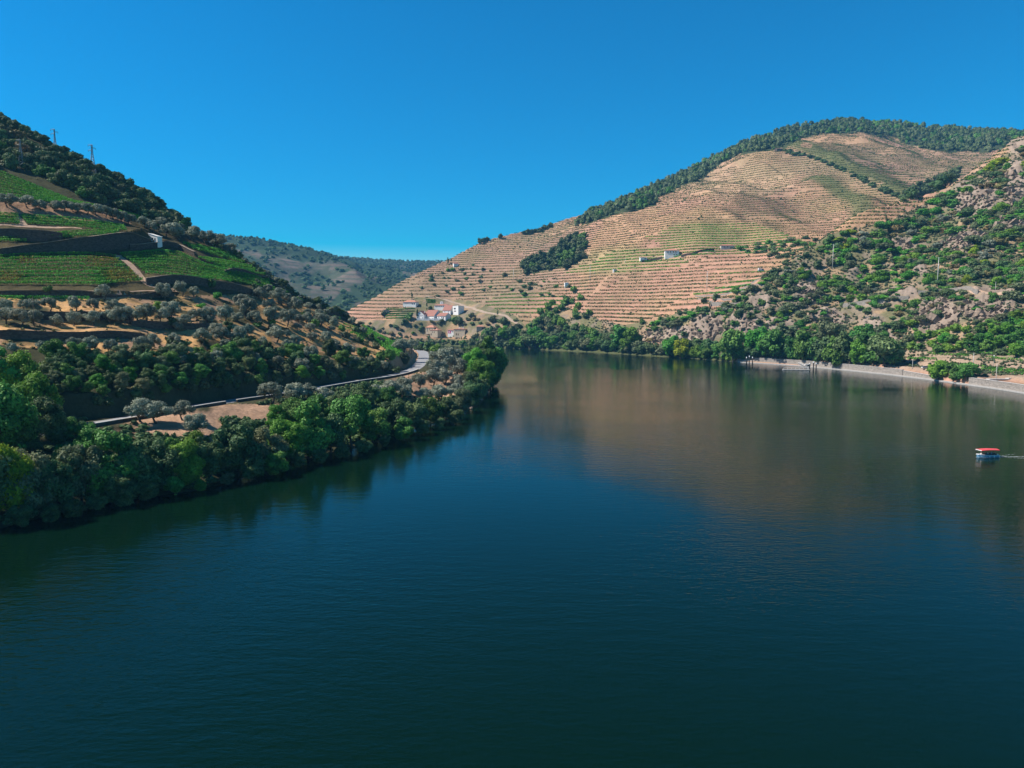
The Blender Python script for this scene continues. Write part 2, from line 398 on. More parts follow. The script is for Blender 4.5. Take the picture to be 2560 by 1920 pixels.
# road
road_px = [(-60, 1108), (60, 1090), (150, 1074), (231, 1061), (370, 1038), (489, 1016), (640, 994), (731, 981), (870, 957), (974, 941), (1026, 926), (1050, 910), (1059, 894), (1057, 881), (1040, 873), (1010, 869)]
road_P = np.array([on_plane(u, v, 11.5) for u, v in road_px])
def catmull(P, k=6):
    P = np.asarray(P, float); Q = np.vstack([2 * P[0] - P[1], P, 2 * P[-1] - P[-2]]); o = []
    for i in range(1, len(Q) - 2):
        for t in np.arange(k) / k:
            o.append(0.5 * (2 * Q[i] + (Q[i + 1] - Q[i - 1]) * t + (2 * Q[i - 1] - 5 * Q[i] + 4 * Q[i + 1] - Q[i + 2]) * t * t + (3 * Q[i] - Q[i - 1] - 3 * Q[i + 1] + Q[i + 2]) * t ** 3))
    o.append(P[-1]); return np.array(o)
road_C = catmull(road_P, 5)
LL.flatten(road_C, 5.2, 4.5)
# retaining walls of the terraces (pixel line of the wall foot, height, run of the bench)
WALLS = [
 ('low', [(0, 742), (120, 743), (240, 745), (400, 742), (440, 740)], 2.2, 12, 'dark dry stone wall below the earth path at the foot of the big green vineyard'),
 ('mid', [(366, 712), (440, 706), (500, 712), (575, 724), (645, 738)], 3.0, 16, 'long dark stone wall under the right hand green vineyard'),
 ('olv', [(0, 790), (60, 796), (130, 800), (190, 803), (330, 800)], 2.6, 12, 'dark terrace wall behind the upper olive rows on the left'),
 ('olv2', [(0, 846), (90, 850), (200, 852), (300, 846), (370, 850)], 2.6, 12, 'dark terrace wall between the middle and lower olive rows on the left'),
 ('olv3', [(330, 815), (400, 822), (480, 824), (540, 812)], 2.4, 10, 'dark terrace wall in the shade of the middle of the olive grove'),
 ('big', [(0, 642), (78, 634), (160, 629), (225, 628), (300, 622), (378, 614)], [2.8, 3.0, 4.2, 6.0, 7.2, 6.4], 24, 'tall dark retaining wall that runs up to the small white farmhouse'),
 ('bend', [(325, 624), (350, 623), (395, 617), (418, 612), (450, 622), (492, 643)], 2.2, 12, 'curved stone wall edging the path right of the farmhouse'),
 ('e1', [(560, 682), (610, 686), (675, 690)], 3.0, 14, 'dark wall stub at the right edge of the vineyards, the higher one'),
 ('up', [(0, 596), (70, 601), (125, 603), (165, 600)], 4.2, 12, 'dark wall under the middle left vineyard block'),
 ('e2', [(690, 717), (735, 722), (733, 722.5)], 2.6, 10, 'short dark wall near the hill edge below the strip vineyards'),
 ('e3', [(762, 752), (800, 757), (824, 762)], 2.6, 10, 'lowest short dark wall on the hill edge'),
 ('e4', [(820, 786), (855, 796), (884, 806)], 3.0, 12, 'dark earth bank wall at the tip of the spur'),
]
wall_feet = []
for nm, pts, h, lf, lab in WALLS:
    pts = sorted(pts); wall_feet.append((LL.step(pts, h, lf), h, lab))
# land colours
SOIL = np.array([0.42, 0.26, 0.165]); GRASS = np.array([0.56, 0.33, 0.145]); DARKS = np.array([0.075, 0.085, 0.045]); GR = np.array([0.06, 0.11, 0.03])
X, Y = LL.xy(); U, V = LL.U, LL.V
C = np.ones(X.shape + (3,)) * np.array([0.065, 0.065, 0.035])
def mixc(C, c, w): return C * (1 - w[..., None]) + np.asarray(c) * w[..., None]
grove = inpoly(U, V, [(-600, 742), (360, 735), (640, 735), (880, 800), (980, 850), (1010, 905), (900, 900), (600, 900), (420, 905), (300, 900), (180, 880), (0, 862), (-600, 850)]).astype(float)
g2 = fbm(X, Y, 14, 21, 4)
C = mixc(C, GRASS, grove * ss(0.30, 0.5, g2)); C = mixc(C, SOIL, grove * ss(0.55, 0.7, fbm(X, Y, 9, 33, 4)) * 0.8)
C = mixc(C, DARKS, grove * ss(0.62, 0.75, fbm(X, Y, 12, 44, 4)) * 0.7)
vy = inpoly(U, V, [(-600, 425), (0, 425), (175, 500), (445, 560), (560, 620), (640, 665), (885, 800), (645, 735), (360, 742), (-600, 742)]).astype(float)
C = mixc(C, np.array([0.085, 0.07, 0.035]), vy)
C = mixc(C, SOIL * 0.8, inpoly(U, V, [(0, 505), (100, 505), (290, 530), (330, 560), (200, 550), (0, 538)]).astype(float))
bank = ((V > 1010) & (U < 700) | (V > 930) & (U >= 700) & (U < 1300)).astype(float)
C = mixc(C, np.array([0.46, 0.29, 0.19]), bank * np.clip(blob(U, V, 450, 1062, 130, 34) + blob(U, V, 640, 1030, 105, 26) + blob(U, V, 1090, 960, 110, 50) + blob(U, V, 1190, 1000, 60, 40) + blob(U, V, 560, 1075, 60, 26) + blob(U, V, 240, 1085, 60, 12), 0, 1))
C = mixc(C, np.array([0.44, 0.27, 0.16]), np.clip(blob(U, V, 1025, 885, 40, 30) + blob(U, V, 1000, 898, 45, 22), 0, 1) * (U < 1046))
for a in ((550, 690, 30, 10), (330, 860, 60, 14)): C = mixc(C, SOIL, blob(U, V, *a))
C = C * (0.85 + 0.3 * fbm(X, Y, 3, 55, 3))[..., None]
o = link('hillside', LL.mesh('hillside', M['land_left'], C)); tag(o, kind='structure', label='steep hillside of the near left bank with dry grass and terraces')

# ---- right bank and the big terraced hill
RT = {
 760: [(864, 0), (858, 1020), (854, 1026), (850, 1034), (845, 1045), (838, 1056), (830, 1065), (826, 1075), (822, 1090), (818, 1110), (815, 1130)],
 820: [(863, 0), (857, 1006), (852, 1012), (848, 1020), (842, 1035), (835, 1045), (828, 1055), (820, 1065), (812, 1080), (806, 1100), (800, 1120)],
 885: [(862, 0), (857, 995), (851, 1004), (842, 1014), (828, 1030), (814, 1044), (804, 1058), (792, 1078), (782, 1098), (774, 1120), (768, 1145)],
 926: [(862, 0), (857, 990), (850, 1000), (838, 1010), (820, 1025), (805, 1040), (795, 1055), (783, 1080), (770, 1105), (758, 1130), (748, 1155)],
 1000: [(862, 0), (856, 985), (848, 992), (840, 1000), (812, 1012), (796, 1022), (785, 1045), (765, 1080), (745, 1120), (725, 1160), (707, 1205)],
 1041: [(863, 0), (856, 980), (848, 988), (841, 996), (806, 1010), (793, 1022), (781, 1050), (758, 1085), (733, 1130), (706, 1175), (684, 1230)],
 1122: [(864, 0), (856, 978), (848, 985), (842, 993), (800, 1010), (790, 1030), (775, 1060), (750, 1090), (718, 1145), (685, 1200), (650, 1265)],
 1203: [(868, 0), (860, 912), (850, 925), (835, 940), (815, 960), (795, 985), (775, 1010), (740, 1060), (700, 1130), (650, 1230), (604, 1330)],
 1330: [(873, 0), (865, 866), (853, 882), (838, 895), (815, 915), (790, 940), (760, 975), (710, 1050), (660, 1150), (610, 1270), (572, 1400)],
 1500: [(881, 0), (871, 790), (858, 805), (845, 820), (805, 850), (770, 880), (730, 920), (670, 1010), (610, 1130), (560, 1280), (523, 1480)],
 1620: [(889, 0), (879, 725), (866, 740), (855, 752), (835, 762), (800, 785), (765, 830), (690, 930), (600, 1080), (530, 1280), (474, 1560)],
 1735: [(896, 0), (886, 678), (870, 690), (858, 700), (812, 712), (780, 728), (750, 790), (670, 900), (580, 1080), (490, 1300), (426, 1640)],
 1860: [(906, 0), (895, 620), (882, 632), (868, 645), (800, 665), (735, 705), (718, 790), (630, 960), (530, 1150), (430, 1400), (362, 1730)],
 2000: [(915, 0), (901, 575), (893, 590), (880, 602), (760, 655), (650, 720), (672, 830), (600, 980), (500, 1200), (390, 1480), (317, 1800)],
 2140: [(928, 0), (907, 525), (898, 545), (880, 560), (740, 640), (577, 750), (620, 870), (560, 1020), (460, 1260), (360, 1550), (303, 1880)],
 2290: [(945, 0), (920, 467), (908, 490), (880, 515), (700, 610), (518, 790), (580, 930), (530, 1080), (440, 1320), (370, 1580), (313, 1900)],
 2420: [(962, 0), (937, 417), (925, 440), (885, 470), (660, 590), (443, 830), (520, 980), (490, 1120), (420, 1340), (370, 1580), (326, 1900)],
 2560: [(983, 0), (963, 376), (950, 395), (885, 440), (640, 580), (374, 860), (460, 1020), (440, 1150), (400, 1360), (365, 1580), (332, 1900)],
 2760: [(1020, 0), (998, 322), (980, 340), (890, 400), (620, 560), (290, 890), (400, 1040), (400, 1160), (385, 1370), (360, 1590), (347, 1900)],
}
RT2 = {}
for u, r in RT.items():
    r = list(r); s, m = ray(u, r[0][0]); D1 = -H / m; r[0] = (r[0][0], D1)
    if r[1][1] < D1 + 3: r[1] = (r[1][0], D1 + 3)
    q = [deep(u, D1 - 16)] + r
    Dr = r[-1][1]; sr, mr_ = ray(u, r[-1][0]); zr = H + mr_ * Dr
    for dD, dz in ((120, -20), (500, -160)):
        z = max(-5.0, zr + dz); mm = (z - H) / (Dr + dD); q.append((960 - F * math.tan(math.atan(mm) + PITCH), Dr + dD))
    RT2[u] = q
sR = np.linspace(ray(762, 800)[0], ray(2755, 800)[0], 860)
rowsR = [6, 10, 14, 16, 50, 110, 40, 90, 110, 110, 90, 20, 8]
LR = Land(cols(RT2, 14), sR, rowsR, 10)
LR.soften(20, len(LR.D) - 4, 14)
X, Y = LR.xy(); LR.refresh(); U, V = LR.U.copy(), LR.V.copy()
far = ss(20, 60, LR.Z)
fade = (1 - 0.85 * ss(-260, -60, LR.D - LR.LD[11][None]))
LR.Z += (1 - np.abs(2 * fbm(X * 1.25, Y * .7, 230, 23, 3) - 1) - 0.65) * 46 * ss(55, 170, LR.Z) * fade
LR.Z += (fbm(X, Y, 240, 3, 4) - 0.5) * 56 * ss(60, 200, LR.Z) * (1 - 0.75 * ss(-260, -60, LR.D - LR.LD[11][None]))
LR.Z += (fbm(X, Y, 60, 4, 3) - 0.5) * 9 * far * (1 - 0.5 * ss(-260, -60, LR.D - LR.LD[11][None]))
def fold(pts, A, w, side):
    """a crest (or hollow) along a pixel polyline, steeper on one side"""
    LR.refresh(); P = catmull([LR.hit(u, v) for u, v in pts], 4); best = np.full(X.shape, 1e9); sg = np.zeros(X.shape)
    for a, b in zip(P[:-1], P[1:]):
        d = b[:2] - a[:2]; t = np.clip(((X - a[0]) * d[0] + (Y - a[1]) * d[1]) / (d @ d + 1e-9), 0, 1)
        q = np.hypot(X - a[0] - t * d[0], Y - a[1] - t * d[1]); cr = d[0] * (Y - a[1]) - d[1] * (X - a[0]); k = q < best; best = np.where(k, q, best); sg = np.where(k, np.sign(cr), sg)
    LR.Z += A * np.where(sg * side > 0, np.exp(-(best / w) ** 2), np.exp(-(best / (w * 3.2)) ** 1.5)); return best
FOLD1 = fold([(1950, 378), (2030, 392), (2110, 425), (2190, 468), (2262, 500)], 17, 42, 1)
FOLD2 = fold([(2030, 462), (2090, 490), (2150, 520), (2210, 545)], 11, 34, 1)
FOLD4 = fold([(1720, 520), (1660, 570), (1610, 612)], 8, 60, -1)
# the rocky spur on the right: everything nearer than its crest
rows = np.arange(len(LR.D))[:, None] * np.ones_like(LR.D)
spur = (ss(1560, 1700, U)) * (1 - ss(LR.seg[6] - 2, LR.seg[6] + 25, rows)) * ss(LR.seg[3], LR.seg[4], rows)
ROCKS = [(1770, 822, 46, 34), (1690, 838, 70, 22), (1860, 826, 50, 34), (1625, 842, 40, 16), (2020, 735, 34, 40), (2075, 800, 50, 20), (2345, 790, 62, 44), (2470, 775, 75, 30), (2440, 503, 62, 34),
         (2420, 590, 60, 20), (2390, 612, 45, 18), (2260, 612, 30, 14), (2540, 470, 30, 60), (2530, 560, 40, 22), (2180, 765, 60, 16), (2255, 740, 50, 12), (1900, 760, 30, 30), (2300, 680, 22, 16), (2130, 690, 20, 12), (2480, 730, 70, 16), (1950, 830, 40, 26), (2180, 820, 30, 24), (2540, 400, 30, 14), (2230, 850, 22, 20)]
rock = np.zeros_like(X)
for a in ROCKS: rock = np.maximum(rock, blob(U, V, *a))
rid = 1 - np.abs(2 * fbm(X * 1.0 + LR.Z * 0.6, Y, 22, 81, 5) - 1)
LR.Z += spur * ((fbm(X, Y, 26, 61, 5) - 0.5) * 9 + rock * (rid - 0.6) * 14)
LR.soften(20, len(LR.D) - 4, 1)
LR.refresh()
# terraces
X, Y = LR.xy()
cliff_poly = [(1250, 880), (1330, 800), (1400, 760), (1500, 800), (1560, 812), (1640, 800), (1730, 770), (1800, 775), (1870, 722), (1945, 668), (2060, 590), (2114, 575), (2227, 550), (2331, 500), (2422, 438), (2519, 383), (2800, 240), (2800, 1100), (1250, 1100)]
noterr = inpoly(LR.U, LR.V, cliff_poly).astype(float)
beyond = ss(LR.seg[6] + 2, LR.seg[6] + 20, rows); noterr = np.where(U > 1800, noterr * (1 - beyond), noterr)
estate = inpoly(LR.U, LR.V, [(860, 880), (860, 800), (985, 800), (1040, 742), (1180, 752), (1290, 790), (1345, 850), (1345, 880)]).astype(float)
noterr = np.maximum(noterr, estate)
terrm = (1 - noterr) * ss(12, 24, LR.Z) * (1 - ss(LR.seg[11] - 2, LR.seg[11] + 4, rows))
Sx = 4.7
def terrq(Z_):
    wx = X + 60 * (fbm(X, Y, 90, 211, 3) - .5) + 0.25 * Y; wy = Y + 70 * (fbm(X, Y, 110, 221, 3) - .5)
    ix = np.floor(wx / 150.0); iy = np.floor(wy / 130.0)
    global PATCH
    PATCH = ix * 131 + iy
    return Z_ / (Sx * (0.85 + 0.4 * _h(ix, iy, 77))) + 1.2 * (fbm(X, Y, 160, 12, 3) - 0.5) + 3 * _h(ix, iy, 78)
tq = terrq(LR.Z)
fr = tq - np.floor(tq)
g = 0.12 * fr + 0.88 * ss(0.42, 0.94, fr)
off = (g - fr) * Sx
LR.Zb = LR.Z.copy()
LR.Z = LR.Z + off * terrm
# narrow vineyard steps at the foot of the right slope, above the quay
lowt = inpoly(LR.U, LR.V, [(2240, 885), (2300, 870), (2400, 868), (2800, 880), (2800, 985), (2560, 960), (2440, 945), (2260, 912)]).astype(float)
t2 = LR.Z / 3.0; f2 = t2 - np.floor(t2); LR.Z += (ss(0.5, 0.9, f2) - f2) * 3.0 * lowt
LR.refresh()
U, V = LR.U, LR.V
PINK = np.array([0.45, 0.25, 0.175]); TAN = np.array([0.465, 0.285, 0.165]); GREYT = np.array([0.27, 0.195, 0.145]); ROCK = np.array([0.245, 0.19, 0.15])
C = np.ones(X.shape + (3,)) * np.array([0.40, 0.24, 0.155])
C = mixc(C, PINK, ss(0.40, 0.60, fbm(X, Y, 150, 91, 4)))
C = mixc(C, TAN, ss(0.45, 0.6, fbm(X, Y, 90, 95, 4)) * 0.7)
C = mixc(C, np.array([0.20, 0.22, 0.08]), np.clip(blob(U, V, 1340, 800, 90, 45) + blob(U, V, 1870, 722, 80, 30) + blob(U, V, 1300, 745, 110, 40), 0, 1) * .45)
C = mixc(C, GREYT, blob(U, V, 1180, 700, 260, 110) * 0.55 + blob(U, V, 2250, 420, 290, 60) * 0.45 + blob(U, V, 1380, 590, 80, 40) * .4 - np.minimum(0.3, 0) * 0)
C = mixc(C, np.array([0.50, 0.33, 0.21]), blob(U, V, 1850, 450, 150, 45) * 0.8 + blob(U, V, 1560, 660, 260, 30) * 0.3)
C = mixc(C, PINK * 1.02, np.clip(blob(U, V, 1480, 770, 180, 50) + blob(U, V, 1700, 700, 240, 40), 0, 1) * 0.8)
benchw = terrm * (1 - ss(0.34, 0.5, fr))
C = mixc(C, np.array([0.30, 0.23, 0.15]), benchw * 0.5)
gm_ = ss(0.5, 0.66, fbm(X, Y, 70, 97, 4)) * terrm
C = mixc(C, np.array([0.16, 0.19, 0.07]), gm_ * 0.2)
C = mixc(C, np.array([0.25, 0.26, 0.10]), np.clip(blob(U, V, 1750, 590, 90, 40) + blob(U, V, 1590, 640, 130, 22) + blob(U, V, 1500, 665, 100, 22), 0, 1) * 0.3)
sc_ = (1 - terrm) * ss(8, 20, LR.Z)
C = mixc(C, np.array([0.34, 0.235, 0.14]), sc_); C = mixc(C, np.array([0.13, 0.14, 0.07]), sc_ * ss(0.36, 0.56, fbm(X, Y, 16, 101, 4)) * 0.8); C = mixc(C, ROCK, sc_ * ss(0.55, 0.64, fbm(X, Y, 11, 105, 4)) * 0.6)
C = mixc(C, ROCK * (0.75 + 0.5 * rid[..., None]) * (0.6 + 0.8 * fbm(X * 1.0, LR.Z * 0.22, 3.0, 131, 3)[..., None]), rock * np.maximum(spur, 0.3))
fl = np.clip(1 - ss(14, 34, FOLD1) * 1.0, 0, 1) * (vn(X / 30, Y / 30, 3) > .2); fl = np.maximum(fl, 1 - ss(8, 24, FOLD2)); fl = fl * (rows > LR.seg[7]) * (U > 1900)
C = mixc(C, np.array([0.10, 0.13, 0.05]), fl * .8)
C = mixc(C, np.array([0.32, 0.25, 0.18]), ss(2, 6, LR.Z) * (1 - ss(14, 18, LR.Z)) * (U > 2230) * .8)
C = mixc(C, np.array([0.10, 0.11, 0.05]), (1 - ss(5, 12, LR.Z)) * (U < 1840))
FOREST = [(1440, 565), (1523, 540), (1600, 525), (1636, 517), (1645, 497), (1708, 462), (1760, 445), (1792, 419), (1847, 387), (1905, 376), (1963, 367), (2026, 337), (2060, 333), (2173, 335), (2236, 348), (2309, 371), (2365, 380), (2500, 375), (2521, 388), (2640, 360), (2800, 350), (2800, 200), (1900, 200), (1500, 500)]
WOOD2 = [(1409, 601), (1438, 585), (1467, 604), (1460, 628), (1455, 650), (1424, 667), (1375, 675), (1314, 684), (1302, 667), (1336, 645), (1387, 621)]
Uw = U + 26 * (fbm(X, Y, 60, 401, 3) - .5); Vw = V + 20 * (fbm(X, Y, 40, 411, 4) - .5)
fo = np.maximum(inpoly(Uw, Vw, FOREST), inpoly(U, V, WOOD2)).astype(float) * (rows > LR.seg[7])
C = mixc(C, np.array([0.055, 0.07, 0.035]), fo)
o = link('terraced_hill', LR.mesh('terraced_hill', M['land_right'], C)); tag(o, kind='structure', label='big sunlit terraced hill and rocky spur of the far bank')

# ---- far hills
FT = {
 100: [(825, 1450), (740, 1750), (650, 2100), (560, 2500), (600, 3000), (612, 3700)],
 552: [(825, 1450), (735, 1750), (650, 2100), (590, 2500), (610, 3000), (615, 3700)],
 640: [(825, 1450), (738, 1730), (660, 2100), (597, 2500), (620, 3000), (620, 3700)],
 714: [(825, 1450), (742, 1700), (675, 2100), (612, 2500), (630, 3000), (625, 3750)],
 804: [(828, 1440), (757, 1650), (700, 2000), (636, 2450), (650, 3000), (640, 3800)],
 860: [(830, 1430), (768, 1620), (712, 1950), (660, 2350), (665, 3000), (644, 3850)],
 905: [(830, 1430), (778, 1580), (725, 1900), (690, 2300), (675, 3000), (647, 3900)],
 1021: [(832, 1420), (785, 1570), (745, 1900), (715, 2300), (685, 3000), (654, 3900)],
 1120: [(832, 1420), (790, 1570), (752, 1900), (720, 2300), (690, 3000), (655, 3950)],
 1500: [(834, 1420), (795, 1570), (760, 1900), (730, 2300), (700, 3000), (655, 3950)],
}
for u in FT: FT[u] = [deep(u, 1400)] + FT[u] + [(700, 4600)]
sF = np.linspace(ray(110, 700)[0], ray(1490, 700)[0], 420)
LF = Land(cols(FT, 8), sF, [6, 30, 45, 50, 16, 40, 6], 10); LF.soften(6, 180, 6)
X, Y = LF.xy()
LF.Z += (fbm(X, Y, 500, 303, 4) - 0.5) * 90 * ss(30, 150, LF.Z) * (1 - 0.85 * ss(-300, -40, X * 0 + Y - LF.LD[4][None]) * (Y < 2700)) * (1 - 0.85 * (Y > 3400))
LF.Z += (1 - np.abs(2 * fbm(X, Y, 320, 313, 3) - 1) - 0.6) * 50 * ss(20, 120, LF.Z) * (Y < LF.LD[4][None] - 120)
LF.refresh()
tq = LF.Z / 13 + 1.3 * (fbm(X, Y, 350, 14, 3) - 0.5); fr = tq - np.floor(tq)
C = np.ones(X.shape + (3,)) * np.array([0.075, 0.085, 0.065])
C = mixc(C, np.array([0.16, 0.13, 0.105]), ss(0.48, 0.62, fbm(X, Y, 210, 31, 5)))
C = mixc(C, np.array([0.19, 0.15, 0.125]), blob(LF.U, LF.V, 735, 650, 45, 22) + 0)
C = mixc(C, np.array([0.06, 0.085, 0.05]), ss(0.45, 0.62, fbm(X, Y, 45, 61, 4)) * .8)
C = mixc(C, np.array([0.07, 0.09, 0.06]), (1 - ss(0.28, 0.42, fr)) * 0.7 * (vn(X / 300, Y / 300, 5) > 0.3))
C = mixc(C, np.array([0.045, 0.075, 0.04]), ss(0.445, 0.485, fbm(X * 1.0, Y * 0.6, 110, 37, 5)))
C = mixc(C, np.array([0.045, 0.075, 0.04]), ss(0.0, 1, blob(LF.U, LF.V, 690, 620, 60, 18)))
FORF = C[..., 0] < 0.09
o = link('far_hills', LF.mesh('far_hills', M['land_far'], C)); tag(o, kind='structure', label='hazy blue hills closing the valley in the distance')

# ---- river and river bed
m, n, b, o_ = nmat('river_water')
b.inputs['Base Color'].default_value = (0.0015, 0.0115, 0.0055, 1); b.inputs['Roughness'].default_value = 0.07; b.inputs['IOR'].default_value = 1.333
b.inputs['Specular IOR Level'].default_value = 0.30
ge = n.nodes.new('ShaderNodeNewGeometry')
def wv(scale, sx, dist, strg, prev=None, rot=0.25):
    mp = n.nodes.new('ShaderNodeMapping'); mp.inputs['Scale'].default_value = (sx, 1, 1); mp.inputs['Rotation'].default_value = (0, 0, rot)
    nz = n.nodes.new('ShaderNodeTexNoise'); nz.inputs['Scale'].default_value = scale; nz.inputs['Detail'].default_value = 3
    n.links.new(ge.outputs['Position'], mp.inputs[0]); n.links.new(mp.outputs[0], nz.inputs['Vector'])
    bp = n.nodes.new('ShaderNodeBump'); bp.inputs['Distance'].default_value = dist; bp.inputs['Strength'].default_value = strg
    n.links.new(nz.outputs[0], bp.inputs['Height'])
    if prev: n.links.new(prev.outputs[0], bp.inputs['Normal'])
    return bp
b1 = wv(0.55, 0.35, 0.16, 0.4); b2 = wv(1.6, 0.5, 0.075, 0.5, b1, 0.1)
wn = n.nodes.new('ShaderNodeTexNoise'); wn.inputs['Scale'].default_value = 0.012; wn.inputs['Detail'].default_value = 3; wmp = n.nodes.new('ShaderNodeMapping'); wmp.inputs['Scale'].default_value = (0.6, 1, 1); wmp.inputs['Rotation'].default_value = (0, 0, 0.7)
n.links.new(ge.outputs['Position'], wmp.inputs[0]); n.links.new(wmp.outputs[0], wn.inputs['Vector'])
for bb, lo, hi in ((b1, 0.18, 0.62), (b2, 0.2, 0.9)):
    mr = n.nodes.new('ShaderNodeMapRange'); mr.inputs[1].default_value = 0.38; mr.inputs[2].default_value = 0.64; mr.inputs[3].default_value = lo; mr.inputs[4].default_value = hi
    n.links.new(wn.outputs[0], mr.inputs[0]); n.links.new(mr.outputs[0], bb.inputs['Strength'])
n.links.new(b2.outputs[0], b.inputs['Normal'])
wm = MB(); wm.add([[-6000, -500, 0], [6000, -500, 0], [6000, 9000, 0], [-6000, 9000, 0]], [[0, 1, 2, 3]])
tag(wm.build('river_water', m), kind='structure', label='calm wide river, dark green in front and blue where it mirrors the sky')

# ------------------------------------------------------------------ plants
rng = np.random.default_rng(7)
def sphere_low(nu=8, nv=5):
    V = [[0, 0, 1.0]]
    for i in range(1, nv):
        th = math.pi * i / nv
        for j in range(nu): V.append([math.sin(th) * math.cos(2 * math.pi * j / nu), math.sin(th) * math.sin(2 * math.pi * j / nu), math.cos(th)])
    V.append([0, 0, -1.0]); Fq = []
    for i in range(nv - 2):
        for j in range(nu): Fq.append([1 + i * nu + j, 1 + (i + 1) * nu + j, 1 + (i + 1) * nu + (j + 1) % nu, 1 + i * nu + (j + 1) % nu])
    T = [[0, 1 + j, 1 + (j + 1) % nu] for j in range(nu)] + [[len(V) - 1, 1 + (nv - 2) * nu + (j + 1) % nu, 1 + (nv - 2) * nu + j] for j in range(nu)]
    return np.array(V), np.array(Fq), np.array(T)
SPH = sphere_low()
def leaf_quads(P, N, size, rs, asp=1.25):
    n = len(P); N = N / (np.linalg.norm(N, axis=1, keepdims=True) + 1e-9)
    r = rs.normal(size=(n, 3)); A = np.cross(N, r); A /= (np.linalg.norm(A, axis=1, keepdims=True) + 1e-9); B = np.cross(N, A)
    sz = size * rs.uniform(0.55, 1.3, n)[:, None] / 2
    k = rs.uniform(0.5, 1.0, (n, 1))
    V = np.stack([P - A * sz * asp - B * sz * 0.5, P - A * sz * .2 + B * sz * -1.0, P + A * sz * asp + B * sz * 0.3 * k, P + B * sz], 1).reshape(-1, 3)
    f = np.arange(4 * n).reshape(n, 4)
    return V, f
def crown_arrays(seed, w, h, zc, nl, leaf, nlobes, flat=0.9, rr=(0.26, 0.42), core=0.80, asp=1.25, top=0.0, spray=0.12):
    rs = np.random.default_rng(seed)
    Lc = []; Lr = []; an = rs.uniform(0.75, 1.2, 3); sk = rs.normal(0, 0.12 * w, 2)
    for i in range(nlobes):
        d = rs.normal(size=3); d /= np.linalg.norm(d); q = rs.uniform(0.35, 1.0) ** 0.5
        if i == 0: q = 0.1
        r = rs.uniform(*rr) * w / 2
        zf = d[2] * q * (h / 2 - r * 0.6)
        taper = 1 - top * max(0, zf / (h / 2))
        Lc.append([d[0] * q * (w / 2 - r * 0.75) * taper, d[1] * q * (w / 2 - r * 0.75) * taper, zc + zf]); Lr.append(r * (1 if i else 1.25))
    Lc = np.array(Lc); Lr = np.array(Lr); Lc[:, :2] = Lc[:, :2] * an[:2] + sk * ((Lc[:, 2:3] - zc) / h); Lr = Lr * np.where(rs.uniform(size=len(Lr)) < .25, .6, 1.0)
    ww = Lr ** 2 / (Lr ** 2).sum(); k = rs.choice(nlobes, nl * 2, p=ww)
    d = rs.normal(size=(nl * 2, 3)); d[:, 2] += 0.25; d /= np.linalg.norm(d, axis=1, keepdims=True)
    rad = Lr[k] * (1 + rs.normal(0, spray, nl * 2))
    P = Lc[k] + d * rad[:, None] * np.array([1, 1, flat])
    ins = np.zeros(len(P), bool)
    for c, r in zip(Lc, Lr): ins |= (np.linalg.norm((P - c) / [1, 1, flat], axis=1) < r * 0.80)
    P = P[~ins][:nl]; d = d[~ins][:nl]; k = k[~ins][:nl]
    V, f = leaf_quads(P, d + rs.normal(0, 0.42, P.shape), leaf, rs, asp)
    tl = rs.uniform(0, 1, nlobes)
    sub = vn(P[:, 0] / (w * .12) + seed, P[:, 1] / (w * .12) + P[:, 2] / (w * .15), seed)
    t = np.clip(0.30 * tl[k] + 0.40 * sub + 0.45 * rs.uniform(0, 1, len(P)) - 0.05, 0, 1); t = np.repeat(t, 4)
    Vs = [V]; Fq = [f]; Ft = []; T = [t]; n = len(V)
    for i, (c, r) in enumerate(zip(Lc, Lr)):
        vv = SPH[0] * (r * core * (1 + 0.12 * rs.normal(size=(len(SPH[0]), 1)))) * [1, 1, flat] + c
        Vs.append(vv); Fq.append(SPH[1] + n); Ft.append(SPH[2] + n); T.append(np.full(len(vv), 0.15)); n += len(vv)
    return np.concatenate(Vs), np.concatenate(Fq), np.concatenate(Ft), np.concatenate(T)
def trunk_mb(seed, h, r, spread, limbs=4, lean=0.3):
    rs = np.random.default_rng(seed + 99); b = MB()
    top = np.array([rs.normal(0, lean), rs.normal(0, lean), h * 0.55])
    b.tube([[0, 0, -0.8], [0, 0, 0.1], top * [0.6, 0.6, 0.55], top], [r * 1.5, r * 1.2, r * 0.9, r * 0.75], 7)
    for i in range(limbs):
        a = 2 * math.pi * (i + rs.uniform(-.3, .3)) / limbs; e = np.array([math.cos(a) * spread, math.sin(a) * spread, h * rs.uniform(0.85, 1.05)])
        b.tube([top * 0.92, (top + e) / 2 + [0, 0, h * 0.08], e], [r * 0.6, r * 0.4, r * 0.15], 5)
    return b
PROTO = {}
def proto(key, n, matk, trunk, **kw):
    L = []
    for i in range(n):
        V, fq, ft, t = crown_arrays(hash(kw.get('sd', 1)) % 1000 + i * 13 + len(key) * 7, *kw['a'], **kw['k'])
        cm = mesh_np(key + '_crown', V, [fq, ft], M[matk], False, t)
        tm = trunk_mb(i * 5 + 3, *trunk).mesh(key + '_trunk', M['bark'], True) if trunk else None
        L.append((cm, tm, None))
    PROTO[key] = (L, kw['a'])
